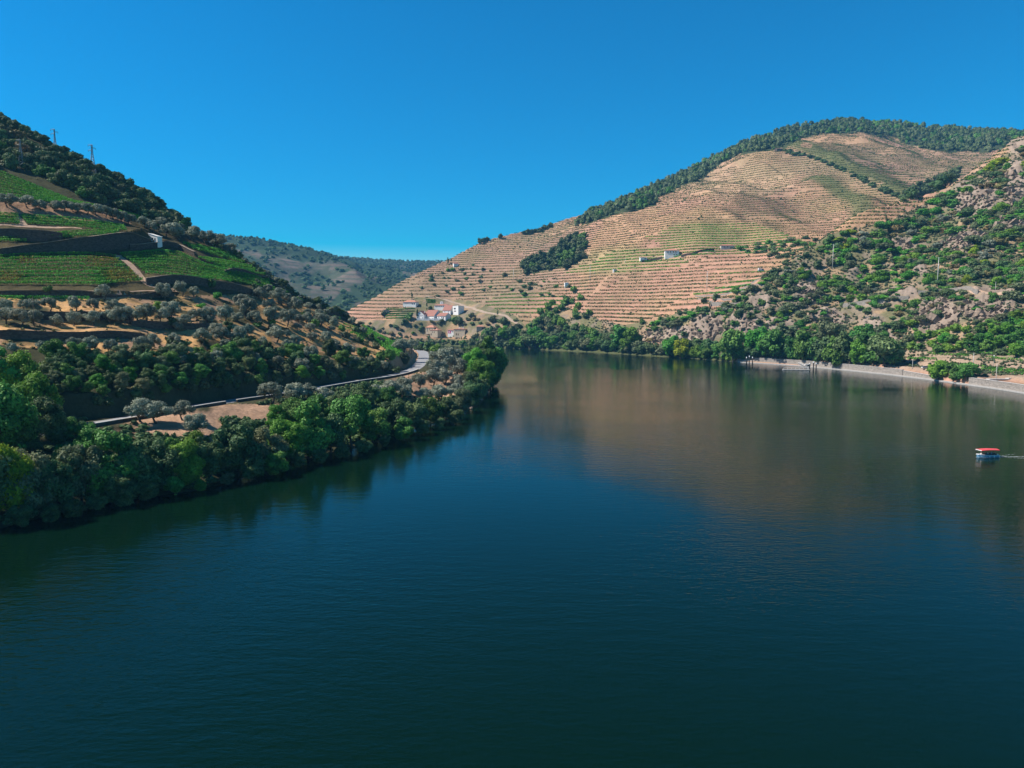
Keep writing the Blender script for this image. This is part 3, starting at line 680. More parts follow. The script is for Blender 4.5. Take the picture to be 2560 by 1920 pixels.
# args: width, height, centre z, leaves, leaf size, lobes      (trunk: height of fork, radius, spread)
proto('olive', 5, 'olive', (3.0, 0.22, 1.5), sd=1, a=(6.0, 3.9, 3.2, 2300, 0.27, 13), k=dict(rr=(0.22, 0.40), core=0.72, spray=0.16), )
for c in ('green', 'dark', 'bright', 'yellow', 'grey'):
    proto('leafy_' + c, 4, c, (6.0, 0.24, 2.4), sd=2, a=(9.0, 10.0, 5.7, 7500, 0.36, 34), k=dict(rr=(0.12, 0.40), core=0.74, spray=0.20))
for c in ('green', 'dark', 'bright', 'yellow', 'grey', 'brown'):
    proto('far_' + c, 3, c, (6.0, 0.24, 2.4), sd=3, a=(9.0, 9.2, 5.2, 1900, 0.66, 22), k=dict(rr=(0.16, 0.42), core=0.76, spray=0.17))
proto('oak', 5, 'dark', None, sd=4, a=(9.0, 8.5, 4.2, 2300, 0.52, 20), k=dict(rr=(0.16, 0.46), core=0.8, spray=0.15))
for c in ('green', 'dark', 'bright', 'grey', 'brown', 'yellow', 'olive'):
    proto('shrub_' + c, 4, c, None, sd=5, a=(5.0, 3.8, 1.5, 900, 0.42, 13), k=dict(rr=(0.16, 0.5), core=0.72, spray=0.2))
proto('cypress', 2, 'dark', (3.0, 0.15, 0.2), sd=6, a=(2.0, 12.0, 6.5, 900, 0.4, 16), k=dict(rr=(0.5, 0.8), core=0.9, top=0.75, spray=0.08))
proto('poplar', 2, 'green', (7.0, 0.3, 1.6), sd=8, a=(7.0, 16.0, 9.0, 6500, 0.40, 26), k=dict(rr=(0.22, 0.42), core=0.8, top=0.5, spray=0.12))
H0 = {'olive': 5.2, 'leafy': 10.8, 'far': 9.8, 'oak': 8.6, 'shrub': 3.4, 'cypress': 12.6, 'poplar': 17.0}
W0 = {'olive': 6.0, 'leafy': 9.0, 'far': 9.0, 'oak': 9.0, 'shrub': 5.0, 'cypress': 2.0, 'poplar': 7.0}

DESC = {'olive': 'silvery olive tree', 'oak': 'dark evergreen oak', 'cypress': 'slim dark cypress', 'poplar': 'tall bushy green poplar'}
CW = {'green': 'mid green', 'dark': 'dark green', 'bright': 'bright green', 'yellow': 'yellow green', 'grey': 'grey green', 'brown': 'brownish', 'olive': 'silver grey'}
GRP = {'olive': 'olive trees on the hillsides', 'leafy': 'leafy trees of the near bank', 'far': 'leafy trees of the far bank', 'oak': 'evergreen oaks on the left ridge', 'shrub': 'shrubs scattered on the slopes', 'cypress': 'cypresses near the houses', 'poplar': 'poplars on the river banks'}
NAME = {'olive': 'olive_tree', 'leafy': 'leafy_tree', 'far': 'leafy_tree', 'oak': 'oak_tree', 'shrub': 'shrub', 'cypress': 'cypress_tree', 'poplar': 'poplar_tree'}
REC = []         # planting list; the objects are made at the end
def plant(key, P, h, wf=1.0, parts=True):
    """one plant standing at P, h metres tall, wf times the usual width"""
    L, a = PROTO[key]; kd = key.split('_')[0]; P = np.array(P, float)
    u, v = px(P[0], P[1], P[2] + h / 2); hp = h * F / P[1]
    REC.append(dict(key=key, kd=kd, var=int(rng.integers(len(L))), P=P, h=h, sx=h / H0[kd] * wf, sy=float(rng.uniform(.9, 1.1)), rz=float(rng.uniform(0, 6.28)), parts=parts, u=float(u), v=float(v), size=hp * hp * wf * W0[kd] / H0[kd]))
def at_px(Lm, key, u, vb, hpx=None, h=None, wf=1.0, parts=True, sink=0.3):
    P = Lm.hit(u, vb); h = h or hpx * P[1] / F
    return plant(key, P - [0, 0, sink], h, wf, parts)
def darts(poly, n, mind, seed=0, yscale=1.0, tries=30):
    rs = np.random.default_rng(seed); poly = np.array(poly, float); lo = poly.min(0); hi = poly.max(0); out = []
    for _ in range(n * tries):
        if len(out) >= n: break
        p = rs.uniform(lo, hi)
        if not inpoly(np.array([p[0]]), np.array([p[1]]), poly)[0]: continue
        if out:
            q = np.array(out); d = np.hypot(q[:, 0] - p[0], (q[:, 1] - p[1]) * yscale)
            if d.min() < mind: continue
        out.append(p)
    return out
def pick(d, rs): k = list(d); w = np.array([d[q] for q in k], float); return k[int(rs.choice(len(k), p=w / w.sum()))]
rs = np.random.default_rng(11)
K = 2560 / 2212.0
# --- near bank, waterline trees (x, top y, base y in a 2212 px wide view)
for (x, top, base, key, wf) in [
    (-40, 900, 1135, 'leafy_dark', 1), (18, 935, 1132, 'leafy_yellow', .8), (75, 940, 1122, 'leafy_grey', 1), (130, 930, 1112, 'leafy_dark', 1), (178, 930, 1100, 'leafy_grey', .9),
    (235, 905, 1085, 'leafy_green', 1.1), (290, 935, 1078, 'leafy_dark', 1), (345, 920, 1068, 'leafy_dark', 1), (405, 935, 1058, 'leafy_bright', 1), (455, 930, 1048, 'leafy_dark', 1),
    (515, 895, 1040, 'leafy_dark', 1.1), (570, 905, 1028, 'leafy_grey', 1.1), (620, 880, 1014, 'leafy_bright', 1), (668, 838, 1002, 'leafy_green', 1.1), (715, 870, 992, 'leafy_dark', 1),
    (760, 835, 978, 'leafy_green', 1.1), (805, 855, 968, 'leafy_green', 1.1), (850, 845, 955, 'leafy_dark', 1.2), (893, 850, 942, 'leafy_dark', 1.1), (930, 848, 930, 'leafy_green', 1.1), (965, 840, 918, 'leafy_dark', 1.1), (998, 825, 908, 'leafy_grey', 1.2),
    (1022, 812, 895, 'leafy_dark', 1)]:
    P = LL.hit(x * K, (base - 12) * K); P[2] = min(P[2], 1.2); D = P[1]
    plant(key, P - [0, 0, .6], (base - 12 - top) * K * D / F * float(rs.uniform(.8, 1.02)), wf * float(rs.uniform(.85, 1.05)))
# small ones overhanging the water
for (x, top, base, key) in [(45, 1040, 1138, 'leafy_dark'), (110, 1040, 1126, 'leafy_dark'), (210, 1020, 1100, 'leafy_dark'), (262, 1010, 1092, 'leafy_dark'), (318, 1000, 1082, 'leafy_dark'), (375, 1010, 1070, 'leafy_green'), (432, 1000, 1060, 'leafy_bright'), (490, 975, 1048, 'leafy_grey'),
    (545, 965, 1038, 'leafy_dark'), (595, 950, 1026, 'leafy_green'), (645, 940, 1012, 'leafy_dark'), (692, 935, 1002, 'leafy_dark'), (738, 920, 990, 'leafy_dark'), (785, 915, 978, 'leafy_dark'), (830, 900, 966, 'leafy_dark'), (872, 890, 952, 'leafy_green'), (912, 880, 940, 'leafy_dark'), (950, 875, 930, 'leafy_dark'), (985, 868, 918, 'leafy_dark'), (160, 1035, 1116, 'leafy_dark')]:
    P = on_plane(x * K, (base - 3) * K, 0.2)
    plant(key, P - [0, 0, .9], (base - top) * K * P[1] / F * float(rs.uniform(.5, .95)), 1.15)
# middle of the bank between the waterline and the road
for (x, top, base, key, wf) in [(28, 960, 1060, 'leafy_grey', 1), (95, 985, 1040, 'leafy_bright', 1.1), (150, 950, 1010, 'leafy_green', 1.1), (205, 915, 990, 'leafy_green', 1.1), (262, 925, 985, 'leafy_dark', 1.1), (330, 930, 990, 'leafy_dark', 1), (372, 940, 990, 'leafy_green', 1), (420, 925, 995, 'leafy_bright', 1),
    (455, 950, 1010, 'leafy_dark', 1.1), (545, 900, 960, 'leafy_dark', 1.1), (600, 870, 930, 'leafy_bright', 1.1), (640, 855, 930, 'leafy_green', 1.1), (690, 850, 920, 'leafy_green', 1.1), (730, 840, 905, 'leafy_dark', 1.1), (790, 820, 880, 'leafy_dark', 1.1), (835, 830, 880, 'leafy_green', 1.1)]:
    P = LL.hit(x * K, base * K); plant(key, P - [0, 0, .4], (base - top) * K * P[1] / F, wf)
for (x, top, base, key) in [(118, 885, 955, 'leafy_dark'), (148, 895, 950, 'leafy_green'), (172, 905, 948, 'leafy_dark'), (192, 905, 955, 'leafy_green')]:
    P = LL.hit(x * K, base * K); plant(key, P - [0, 0, .4], (base - top) * K * P[1] / F, 1.1)
for i, (u, v) in enumerate(sorted(darts([(2110, 745), (2190, 742), (2250, 735), (2250, 800), (2150, 800), (2100, 790)], 22, 13, 201, 1.4), key=lambda p: p[0])):
    at_px(LR, pick({'shrub_dark': 3, 'shrub_green': 2, 'shrub_grey': 2, 'shrub_brown': 1.5}, rs), u, v, h=float(rs.uniform(2, 4.6)), wf=1.2, parts=False)
# olives of the lower bank
for (x, top, base) in [(305, 862, 912), (338, 868, 915), (395, 866, 908), (424, 890, 940), (588, 825, 874), (640, 824, 868), (668, 826, 862), (700, 838, 870), (812, 832, 868), (845, 822, 858), (872, 812, 848), (905, 808, 840), (935, 800, 838), (880, 830, 862), (915, 838, 868), (950, 832, 868), (985, 828, 862), (1010, 818, 850)]:
    at_px(LL, 'olive', x * K, base * K, (base - top) * K * 1.05, wf=1.1)
# peninsula
for (x, top, base, key, wf) in [(948, 752, 806, 'olive', 1.1), (975, 748, 800, 'olive', 1.1), (945, 775, 822, 'olive', 1.1), (990, 768, 815, 'olive', 1.1), (960, 790, 832, 'olive', 1), (1005, 800, 838, 'leafy_grey', 1.1), (985, 805, 838, 'olive', 1),
    (1012, 745, 800, 'leafy_dark', 1.1), (1035, 740, 810, 'leafy_dark', 1.1), (1058, 722, 842, 'poplar', 1.1), (1066, 760, 838, 'leafy_green', .8), (1040, 775, 845, 'leafy_bright', 1.1), (1052, 785, 852, 'leafy_green', 1), (1030, 750, 820, 'leafy_bright', 1), (1065, 742, 832, 'leafy_green', 0.9),
    (1022, 800, 862, 'leafy_dark', 1), (1040, 810, 862, 'leafy_dark', 1), (1046, 728, 815, 'poplar', .9)]:
    P = LL.hit(min(x, 1063) * K, base * K); P[2] = min(P[2], 9.0) if key != 'olive' else P[2]
    if x > 1050: P[2] = min(P[2], 1.5)
    plant(key, P - [0, 0, .3], (base - top) * K * P[1] / F, wf)
# trees behind the road bend, seen against the far water
for (x, top, base, key) in [(872, 730, 762, 'olive'), (888, 735, 762, 'olive'), (858, 738, 758, 'olive'), (925, 735, 757, 'leafy_green'), (940, 733, 755, 'leafy_bright'), (908, 742, 757, 'leafy_dark'), (955, 740, 756, 'leafy_dark'), (965, 745, 760, 'leafy_green'), (900, 740, 756, 'leafy_green')]:
    P = LL.hit(x * K, base * K); plant(key, P - [0, 0, .3], (base - top) * K * P[1] / F * 1.05, 1.2)
# big tree group at the left edge and the dense belt above the road cutting
for (x, top, base, key, wf) in [(-30, 730, 900, 'leafy_green', 1), (12, 790, 930, 'leafy_yellow', .8), (50, 755, 880, 'leafy_bright', .9), (85, 800, 930, 'leafy_bright', .9), (30, 860, 980, 'leafy_green', .9), (0, 820, 1000, 'leafy_green', .9), (68, 880, 985, 'leafy_dark', .9), (108, 850, 950, 'leafy_dark', .9)]:
    P = LL.hit(x * K, base * K); plant(key, P - [0, 0, .4], (base - top) * K * P[1] / F, wf)
belt = [(100, 905), (360, 935), (760, 915), (1000, 905), (1010, 930), (880, 948), (620, 960), (330, 985), (160, 995), (60, 960)]
belt2 = [(230, 985), (420, 965), (620, 950), (860, 935), (1000, 925), (1000, 932), (860, 948), (640, 968), (420, 995), (230, 1020)]
for i, (u, v) in enumerate(sorted(darts(belt2, 34, 28, 77, 1.4), key=lambda p: p[0])):
    P = LL.hit(u, v); plant(pick({'leafy_dark': 5, 'leafy_grey': 1, 'leafy_green': 1}, rs), P - [0, 0, .5], float(rs.uniform(3.0, 4.6)), float(rs.uniform(1.0, 1.3)))
belt = [(130, 905), (420, 905), (620, 885), (800, 885), (960, 895), (1020, 905), (1010, 925), (880, 940), (620, 962), (400, 975), (200, 990), (110, 985)]
for i, (u, v) in enumerate(sorted(darts(belt, 105, 26, 3, 1.4), key=lambda p: p[0])):
    key = pick({'leafy_dark': 5, 'leafy_green': 3, 'leafy_bright': .6, 'leafy_grey': 2.2, 'leafy_yellow': .25}, rs)
    P = LL.hit(u, v)
    up = 1 - (v - 890) / 100.0
    plant(key, P - [0, 0, .5], float(rs.uniform(5.0, 8.0)) * (0.72 + 0.35 * up), float(rs.uniform(1.0, 1.3)))
# olive grove on the dry terraces, row by row
for (row, pts) in enumerate([
    [(10, 640, 676), (52, 640, 672), (78, 640, 676), (110, 640, 672), (162, 635, 672), (205, 638, 672), (228, 606, 650), (240, 640, 676), (356, 605, 646), (395, 602, 640), (420, 610, 642), (300, 660, 692), (535, 640, 690), (525, 625, 668), (600, 620, 655), (640, 640, 676), (560, 618, 646), (575, 645, 668)],
    [(15, 662, 702), (45, 664, 706), (75, 668, 704), (125, 672, 706), (158, 666, 705), (200, 670, 704), (235, 665, 700), (262, 660, 702), (278, 655, 700), (315, 650, 695), (345, 655, 698), (370, 645, 690), (425, 658, 694), (448, 656, 694), (490, 655, 696), (555, 665, 702), (590, 655, 700), (622, 665, 705), (660, 668, 704), (690, 672, 706), (718, 684, 712)],
    [(30, 730, 762), (88, 728, 762), (120, 728, 762), (158, 724, 756), (200, 722, 762), (235, 728, 764), (310, 722, 770), (328, 715, 758), (378, 714, 748), (440, 702, 745), (475, 696, 740), (515, 705, 738), (540, 690, 728), (520, 730, 756), (600, 700, 740), (570, 720, 750), (640, 716, 750), (700, 710, 742)],
    [(430, 755, 788), (470, 752, 790), (395, 762, 790), (620, 730, 765), (670, 742, 778), (720, 730, 765), (750, 738, 772), (800, 760, 790), (830, 770, 800), (760, 765, 800), (705, 765, 800), (655, 770, 805), (560, 755, 790), (600, 760, 795)]]):
    for (x, top, base) in pts:
        at_px(LL, 'olive', x * K + float(rs.uniform(-4, 4)), base * K, (base - top) * K * float(rs.uniform(.78, 1.0)), wf=float(rs.uniform(0.85, 1.12)))
# extra small trees and shrubs in the grove
for (x, y, key, h) in [(468, 643, 'shrub_bright', 3), (455, 620, 'leafy_green', 5), (105, 630, 'shrub_green', 3), (345, 668, 'shrub_bright', 3.5), (360, 676, 'shrub_bright', 3), (435, 664, 'shrub_bright', 2.6), (470, 770, 'leafy_bright', 5), (490, 776, 'leafy_green', 5.5), (520, 782, 'leafy_green', 5), (645, 655, 'shrub_green', 4), (660, 690, 'leafy_bright', 5), (680, 705, 'leafy_green', 5), (725, 690, 'shrub_bright', 3), (355, 760, 'shrub_brown', 2.5), (300, 745, 'shrub_brown', 2.2), (170, 745, 'shrub_brown', 2), (590, 690, 'shrub_dark', 3), (780, 740, 'leafy_green', 5), (800, 735, 'leafy_dark', 5), (770, 720, 'leafy_dark', 5), (740, 715, 'leafy_green', 4.5), (700, 690, 'leafy_dark', 5)]:
    at_px(LL, key, x * K, y * K, h=h, wf=1.1)
for i, (u, v) in enumerate(sorted(darts([(420, 800), (700, 790), (860, 800), (985, 850), (990, 900), (860, 892), (640, 892), (430, 900)], 52, 22, 15, 1.3), key=lambda p: p[0])):
    key = pick({'olive': 5, 'leafy_dark': 2.2, 'leafy_green': 2, 'shrub_green': 1.5, 'shrub_dark': 1.5, 'leafy_bright': .5}, rs)
    if 860 < u < 1010 and v > 838: key = pick({'leafy_green': 2, 'leafy_grey': 2, 'leafy_dark': 1}, rs)
    at_px(LL, key, u, v, h=float(rs.uniform(3.4, 5.2)) * (1 if 'shrub' not in key else .6), wf=1.2)
for i, (u, v) in enumerate(sorted(darts([(640, 705), (720, 720), (900, 800), (880, 815), (700, 790), (640, 760)], 26, 19, 25, 1.3), key=lambda p: p[0])):
    at_px(LL, pick({'olive': 5, 'leafy_dark': 1.5}, rs), u, v, h=float(rs.uniform(4, 5)), wf=1.15)
# olive row above the upper vineyards with long shadows, olives by the farmhouse
for (x, top, base) in [(16, 418, 448), (60, 422, 450), (88, 432, 456), (118, 430, 456), (142, 432, 458), (165, 436, 462), (188, 438, 464), (208, 440, 466), (228, 444, 470), (246, 450, 474), (264, 456, 480), (280, 462, 486), (330, 478, 502), (360, 482, 512), (385, 478, 518), (350, 470, 495), (415, 485, 520), (445, 498, 528), (470, 505, 535), (500, 520, 545), (312, 468, 492), (402, 470, 496)]:
    at_px(LL, 'olive', x * K, base * K, (base - top) * K, wf=1.15)
# evergreen wood on the left ridge: individual crowns
wood = [(-90, 300), (0, 335), (116, 380), (231, 440), (347, 500), (420, 545), (460, 575), (445, 588), (380, 555), (290, 520), (200, 492), (120, 452), (40, 425), (-90, 400)]
for i, (u, v) in enumerate(sorted(darts(wood, 170, 15.5, 5, 1.25), key=lambda p: p[0])):
    P = LL.hit(u, v); plant(pick({'oak': 6, 'far_grey': 1.6, 'far_green': .8, 'far_brown': .9}, rs), P - [0, 0, .8], float(rs.uniform(4.0, 9.5)), float(rs.uniform(0.9, 1.4)), False)
sky_l = [(-40, 300), (0, 305), (58, 330), (116, 363), (173, 398), (231, 422), (289, 450), (347, 482), (400, 515), (440, 555)]
for u in np.arange(-60, 445, 9.5):
    v = np.interp(u, [p[0] for p in sky_l], [p[1] for p in sky_l]); P = LL.hit(u, v)
    if 205 < u < 222 or 128 < u < 146: continue
    plant('oak', P - [0, 0, 1.0], float(rs.uniform(4.5, 8.0)), float(rs.uniform(.9, 1.3)), False)
ridge2 = [(450, 572), (500, 592), (560, 612), (620, 648), (700, 700), (770, 745), (860, 790), (880, 802)]
for u in np.arange(452, 870, 9):
    v = np.interp(u, [p[0] for p in ridge2], [p[1] for p in ridge2]); P = LL.hit(u, v + 2)
    plant(pick({'oak': 3, 'olive': 2.5, 'far_grey': 1}, rs), P - [0, 0, .6], float(rs.uniform(3.4, 5.6)), float(rs.uniform(1.0, 1.3)), False)

# --- right bank
def rb(x, top, base, key, wf=1.1, parts=True): at_px(LR, key, x * K, base * K, (base - top) * K, wf=wf, parts=parts)
sh = [(1080, 748), (1150, 752), (1250, 757), (1350, 763), (1450, 771), (1560, 780), (1605, 784)]
shx = [p[0] for p in sh]; shy = [p[1] for p in sh]
for i, x in enumerate(np.arange(1082, 1600, 15.5)):
    y = np.interp(x, shx, shy); key = pick({'far_dark': 3, 'far_green': 3, 'far_bright': 1.4, 'far_grey': 2.4, 'far_yellow': .3}, rs)
    s_ = ray((x + rs.uniform(-4, 4)) * K, 870)[0]; D_ = float(np.interp(s_, LR.s, LR.LD[1])) + 1; P = np.array([s_ * D_, D_, .5]); plant(key, P - [0, 0, .8], float(rs.uniform(20, 38)) * K * P[1] / F, 1.2)
for i, x in enumerate(np.arange(1060, 1590, 15.0)):
    y = np.interp(x, shx, shy) - 13; key = pick({'far_dark': 3, 'far_green': 3, 'far_bright': .8, 'far_grey': 2.6}, rs)
    if 1375 < x < 1480: continue
    rb(x + rs.uniform(-4, 4), y - rs.uniform(22, 36), y, key, 1.1)
for i, (u, v) in enumerate(sorted(darts([(1240, 842), (1290, 820), (1400, 800), (1450, 825), (1590, 850), (1560, 862), (1240, 856)], 34, 18, 31, 1.5), key=lambda p: p[0])):
    at_px(LR, pick({'far_dark': 3, 'far_green': 3, 'far_bright': .8, 'far_grey': 2}, rs), u, v, h=float(rs.uniform(9, 14)), wf=1.1)
for (x, top, base, key, wf) in [(1342, 706, 758, 'far_green', 1.0), (1360, 712, 762, 'far_bright', 1.0), (1447, 728, 772, 'far_bright', 1.1), (1470, 735, 776, 'far_yellow', 1.0), (1583, 718, 783, 'far_green', .9), (1645, 712, 775, 'far_bright', 1.1), (1670, 718, 778, 'far_green', 1.1), (1630, 742, 778, 'far_dark', 1.0), (1690, 738, 778, 'far_dark', 1),
    (1712, 735, 782, 'far_green', .8), (1735, 722, 783, 'far_green', 1), (1758, 738, 786, 'far_green', 1), (1782, 732, 788, 'far_dark', 1), (1808, 735, 790, 'far_green', 1), (1835, 728, 790, 'far_dark', 1), (1858, 742, 792, 'far_bright', 1), (1885, 722, 793, 'far_green', 1.15), (1912, 730, 795, 'far_dark', 1.1), (1700, 700, 745, 'far_grey', 1.3), (1790, 698, 745, 'far_grey', 1.3), (1850, 708, 760, 'far_green', 1.3), (1890, 712, 765, 'far_grey', 1.2), (1925, 742, 790, 'far_green', 1),
    (2026, 782, 822, 'far_bright', 1.2), (2060, 784, 824, 'far_green', 1.15), (2090, 786, 825, 'far_green', 1.2)]:
    P = LR.hit(x * K, base * K); plant(key, P - [0, 0, .3], (base - top) * K * P[1] / F * (1.22 if 1700 < x < 1930 else 1.1), wf * (.95 if 1700 < x < 1930 else 1))
# bright thicket above the quay terraces
for i, (u, v) in enumerate(sorted(darts([(2235, 885), (2300, 850), (2400, 825), (2480, 812), (2600, 790), (2600, 880), (2500, 905), (2400, 880)], 48, 24, 41, 1.3), key=lambda p: p[0])):
    at_px(LR, pick({'far_bright': 6, 'far_green': 3, 'far_dark': .6, 'far_yellow': .3}, rs), u, v, h=float(rs.uniform(6, 9)), wf=1.3)
# rocky slope
def rockd(u, v):
    d = 0.0
    for a in ROCKS: d = max(d, 1 - max(0.0, math.hypot((u - a[0]) / a[2], (v - a[1]) / a[3]) - 0.7) / 0.3)
    return d
slope = [(1580, 850), (1640, 800), (1700, 775), (1800, 775), (1870, 722), (1945, 672), (2060, 600), (2120, 582), (2227, 556), (2290, 525), (2335, 505), (2424, 445), (2519, 392), (2600, 350), (2600, 880), (2480, 812), (2400, 812), (2290, 845), (2240, 885), (2000, 870), (1850, 880), (1700, 860)]
SLW = {'shrub_green': 3.4, 'shrub_dark': 2.6, 'shrub_bright': 2.0, 'shrub_grey': 3.6, 'shrub_brown': 1.4, 'shrub_yellow': .35, 'shrub_olive': .8}
cnt = 0
for i, (u, v) in enumerate(sorted(darts(slope, 1300, 9.0, 51, 1.35), key=lambda p: p[0])):
    if rockd(u, v) > 0.35 and rs.uniform() < 0.8: continue
    if vn(np.array(u / 60.0), np.array(v / 40.0), 8) < 0.2: continue
    key = pick(SLW, rs)
    if math.hypot((u - 2160) / 100, (v - 650) / 60) < 1 and rs.uniform() < .55: key = 'shrub_bright'
    if math.hypot((u - 2260) / 90, (v - 705) / 22) < 1 and rs.uniform() < .7: key = 'shrub_bright'
    if math.hypot((u - 2310) / 50, (v - 525) / 30) < 1: key = 'shrub_yellow' if rs.uniform() < .3 else 'shrub_bright'
    at_px(LR, key, u, v, h=float(rs.uniform(1.3, 2.65) ** 2.0) * (1.15 if v < 620 else 1), wf=float(rs.uniform(.8, 1.9)), parts=False, sink=.5); cnt += 1
for i, (u, v) in enumerate(sorted(darts([(1560, 815), (1700, 770), (1760, 720), (1860, 735), (1960, 640), (2100, 600), (2160, 640), (2060, 760), (1900, 800), (1700, 800), (1600, 850)], 38, 28, 61, 1.2), key=lambda p: p[0])):
    at_px(LR, pick({'far_dark': 4, 'far_green': 2, 'far_grey': 2}, rs), u, v, h=float(rs.uniform(6, 9)), wf=1.05)
# dark wood on the middle slope, crown by crown
for i, (u, v) in enumerate(sorted(darts(WOOD2, 62, 11.0, 71, 1.3), key=lambda p: p[0])):
    at_px(LR, pick({'far_dark': 6, 'far_green': 1, 'far_grey': 1}, rs), u, v + 3, h=float(rs.uniform(10, 14)), wf=1.15, parts=False)
for i, (u, v) in enumerate(sorted(darts([(2262, 492), (2290, 470), (2350, 452), (2395, 425), (2388, 450), (2350, 478), (2300, 490), (2275, 500)], 22, 10, 73, 1.3), key=lambda p: p[0])):
    at_px(LR, 'far_dark', u, v + 3, h=float(rs.uniform(13, 17)), wf=1.1, parts=False)
for (x0, x1, y0, y1, n) in [(1306, 1355, 583, 577, 7), (1353, 1382, 575, 563, 4), (1197, 1222, 606, 598, 3), (1246, 1254, 592, 592, 1)]:
    for t in range(n):
        u = x0 + (x1 - x0) * (t + .5) / n; v = y0 + (y1 - y0) * (t + .5) / n
        P = LR.hit(u, v + 3); plant('far_dark', P - [0, 0, .5], float(rs.uniform(8, 11)), 1.1, False)
# low riverside vegetation between the villa, the winery and the tree belt
for i, (u, v) in enumerate(sorted(darts([(865, 852), (1240, 852), (1250, 866), (1100, 862), (865, 861)], 60, 8, 83, 2), key=lambda p: p[0])):
    at_px(LR, pick({'shrub_dark': 4, 'shrub_green': 3, 'shrub_grey': 3}, rs), u, v, h=float(rs.uniform(2.5, 5.5)), wf=1.1, parts=False)
for i in range(70):
    t = rs.uniform(); u = 1960 + 300 * t; v = np.interp(u, [1950, 2030, 2110, 2190, 2262], [378, 392, 425, 468, 500]) + rs.uniform(-3, 4)
    at_px(LR, 'shrub_dark', u, v, h=float(rs.uniform(3, 7)), wf=1.2, parts=False)
EST = [(862, 862), (872, 800), (930, 806), (1000, 818), (1060, 802), (1165, 800), (1290, 800), (1330, 845), (1240, 855), (1230, 832), (1190, 812), (1120, 812), (1060, 812), (1040, 855), (1000, 855)]
for i, (u, v) in enumerate(sorted(darts(EST, 72, 10.5, 81, 1.3), key=lambda p: p[0])):
    at_px(LR, pick({'shrub_dark': 4, 'shrub_green': 2, 'shrub_grey': 4, 'shrub_brown': 2}, rs), u, v, h=float(rs.uniform(3, 6)), wf=1.0, parts=False)
for (u, v, h, k) in [(1022, 800, 11, 'far_green'), (1012, 812, 10, 'far_dark'), (1150, 812, 13, 'far_dark'), (1138, 808, 11, 'far_green'), (1262, 812, 12, 'far_dark'), (1232, 806, 11, 'far_grey'), (1180, 795, 9, 'far_grey'), (960, 790, 8, 'far_dark'), (1075, 775, 7, 'far_dark'), (900, 862, 14, 'far_green'), (880, 850, 13, 'far_dark'), (915, 858, 12, 'far_grey'), (930, 862, 11, 'far_dark'), (948, 862, 9, 'far_green'), (1132, 862, 8, 'far_dark'), (1160, 862, 8, 'far_green'), (1100, 858, 6, 'far_grey'), (1185, 862, 9, 'far_dark'), (1205, 858, 13, 'far_grey'), (1225, 855, 14, 'far_dark'), (1215, 845, 12, 'far_green'), (1240, 838, 12, 'far_grey'), (1190, 850, 10, 'far_grey')]:
    at_px(LR, k, u, v, h=h, wf=1.1)
for (u, v, hp) in [(1120, 663, 21), (1128, 662, 17), (1030, 750, 22), (1067, 776, 20), (1043, 796, 26), (1650, 767, 16), (1718, 757, 14), (1774, 772, 18), (1533, 826, 22), (1122, 738, 16)]:
    at_px(LR, 'cypress', u, v, hp * 1.05, wf=1.25)
for i, (u, v) in enumerate(sorted(darts([(1130, 672), (1190, 650), (1270, 690), (1320, 700), (1380, 690), (1440, 720), (1390, 745), (1300, 740), (1230, 720), (1180, 740), (1100, 745), (1040, 715), (1080, 690)], 46, 13, 91, 1.4), key=lambda p: p[0])):
    at_px(LR, pick({'shrub_dark': 5, 'shrub_green': 2, 'shrub_grey': 2}, rs), u, v, h=float(rs.uniform(3, 6)), wf=1.1, parts=False)
for i, (u, v) in enumerate(sorted(darts([(1350, 790), (1400, 745), (1440, 725), (1470, 750), (1480, 800), (1400, 815), (1350, 815)], 20, 14, 93, 1.4), key=lambda p: p[0])):
    at_px(LR, pick({'far_bright': 2, 'far_green': 4, 'far_dark': 1}, rs), u, v, h=float(rs.uniform(8, 11)), wf=1.1, parts=False)
for i, (u, v) in enumerate(sorted(darts([(1835, 625), (1900, 610), (2000, 600), (2050, 592), (2040, 615), (1960, 650), (1900, 640)], 30, 13, 97, 1.3), key=lambda p: p[0])):
    at_px(LR, pick({'shrub_dark': 5, 'shrub_green': 2, 'shrub_grey': 2}, rs), u, v, h=float(rs.uniform(4, 7)), wf=1.1, parts=False)


def resample(P, step):
    d = np.concatenate([[0], np.cumsum(np.linalg.norm(np.diff(P[:, :2], axis=0), axis=1))]); q = np.arange(0, d[-1], step)
    return np.stack([np.interp(q, d, P[:, i]) for i in range(3)], 1)
# --- stuff: far woods, scrub, terrace vines
def scatter(name, proto_V, proto_F, proto_T, P, S, rsd, matk, label):
    """many small copies joined into one object (nobody could count them)"""
    n = len(P); k = len(proto_V); a = rsd.uniform(0, 6.28, n); c, s = np.cos(a), np.sin(a)
    V = np.empty((n, k, 3)); pv = np.asarray(proto_V)
    V[:, :, 0] = (pv[None, :, 0] * c[:, None] - pv[None, :, 1] * s[:, None]) * S[:, None, 0] + P[:, None, 0]
    V[:, :, 1] = (pv[None, :, 0] * s[:, None] + pv[None, :, 1] * c[:, None]) * S[:, None, 0] + P[:, None, 1]
    V[:, :, 2] = pv[None, :, 2] * S[:, None, 1] + P[:, None, 2]
    fl = [(f[None] + (np.arange(n) * k)[:, None, None]).reshape(-1, f.shape[1]) for f in proto_F]
    t = np.clip(np.tile(proto_T, n) * .7 + np.repeat(rsd.uniform(-.1, .45, n), k), 0, 1)
    o = link(name, mesh_np(name, V.reshape(-1, 3), fl, M[matk], False, t)); tag(o, label, kind='stuff'); return o
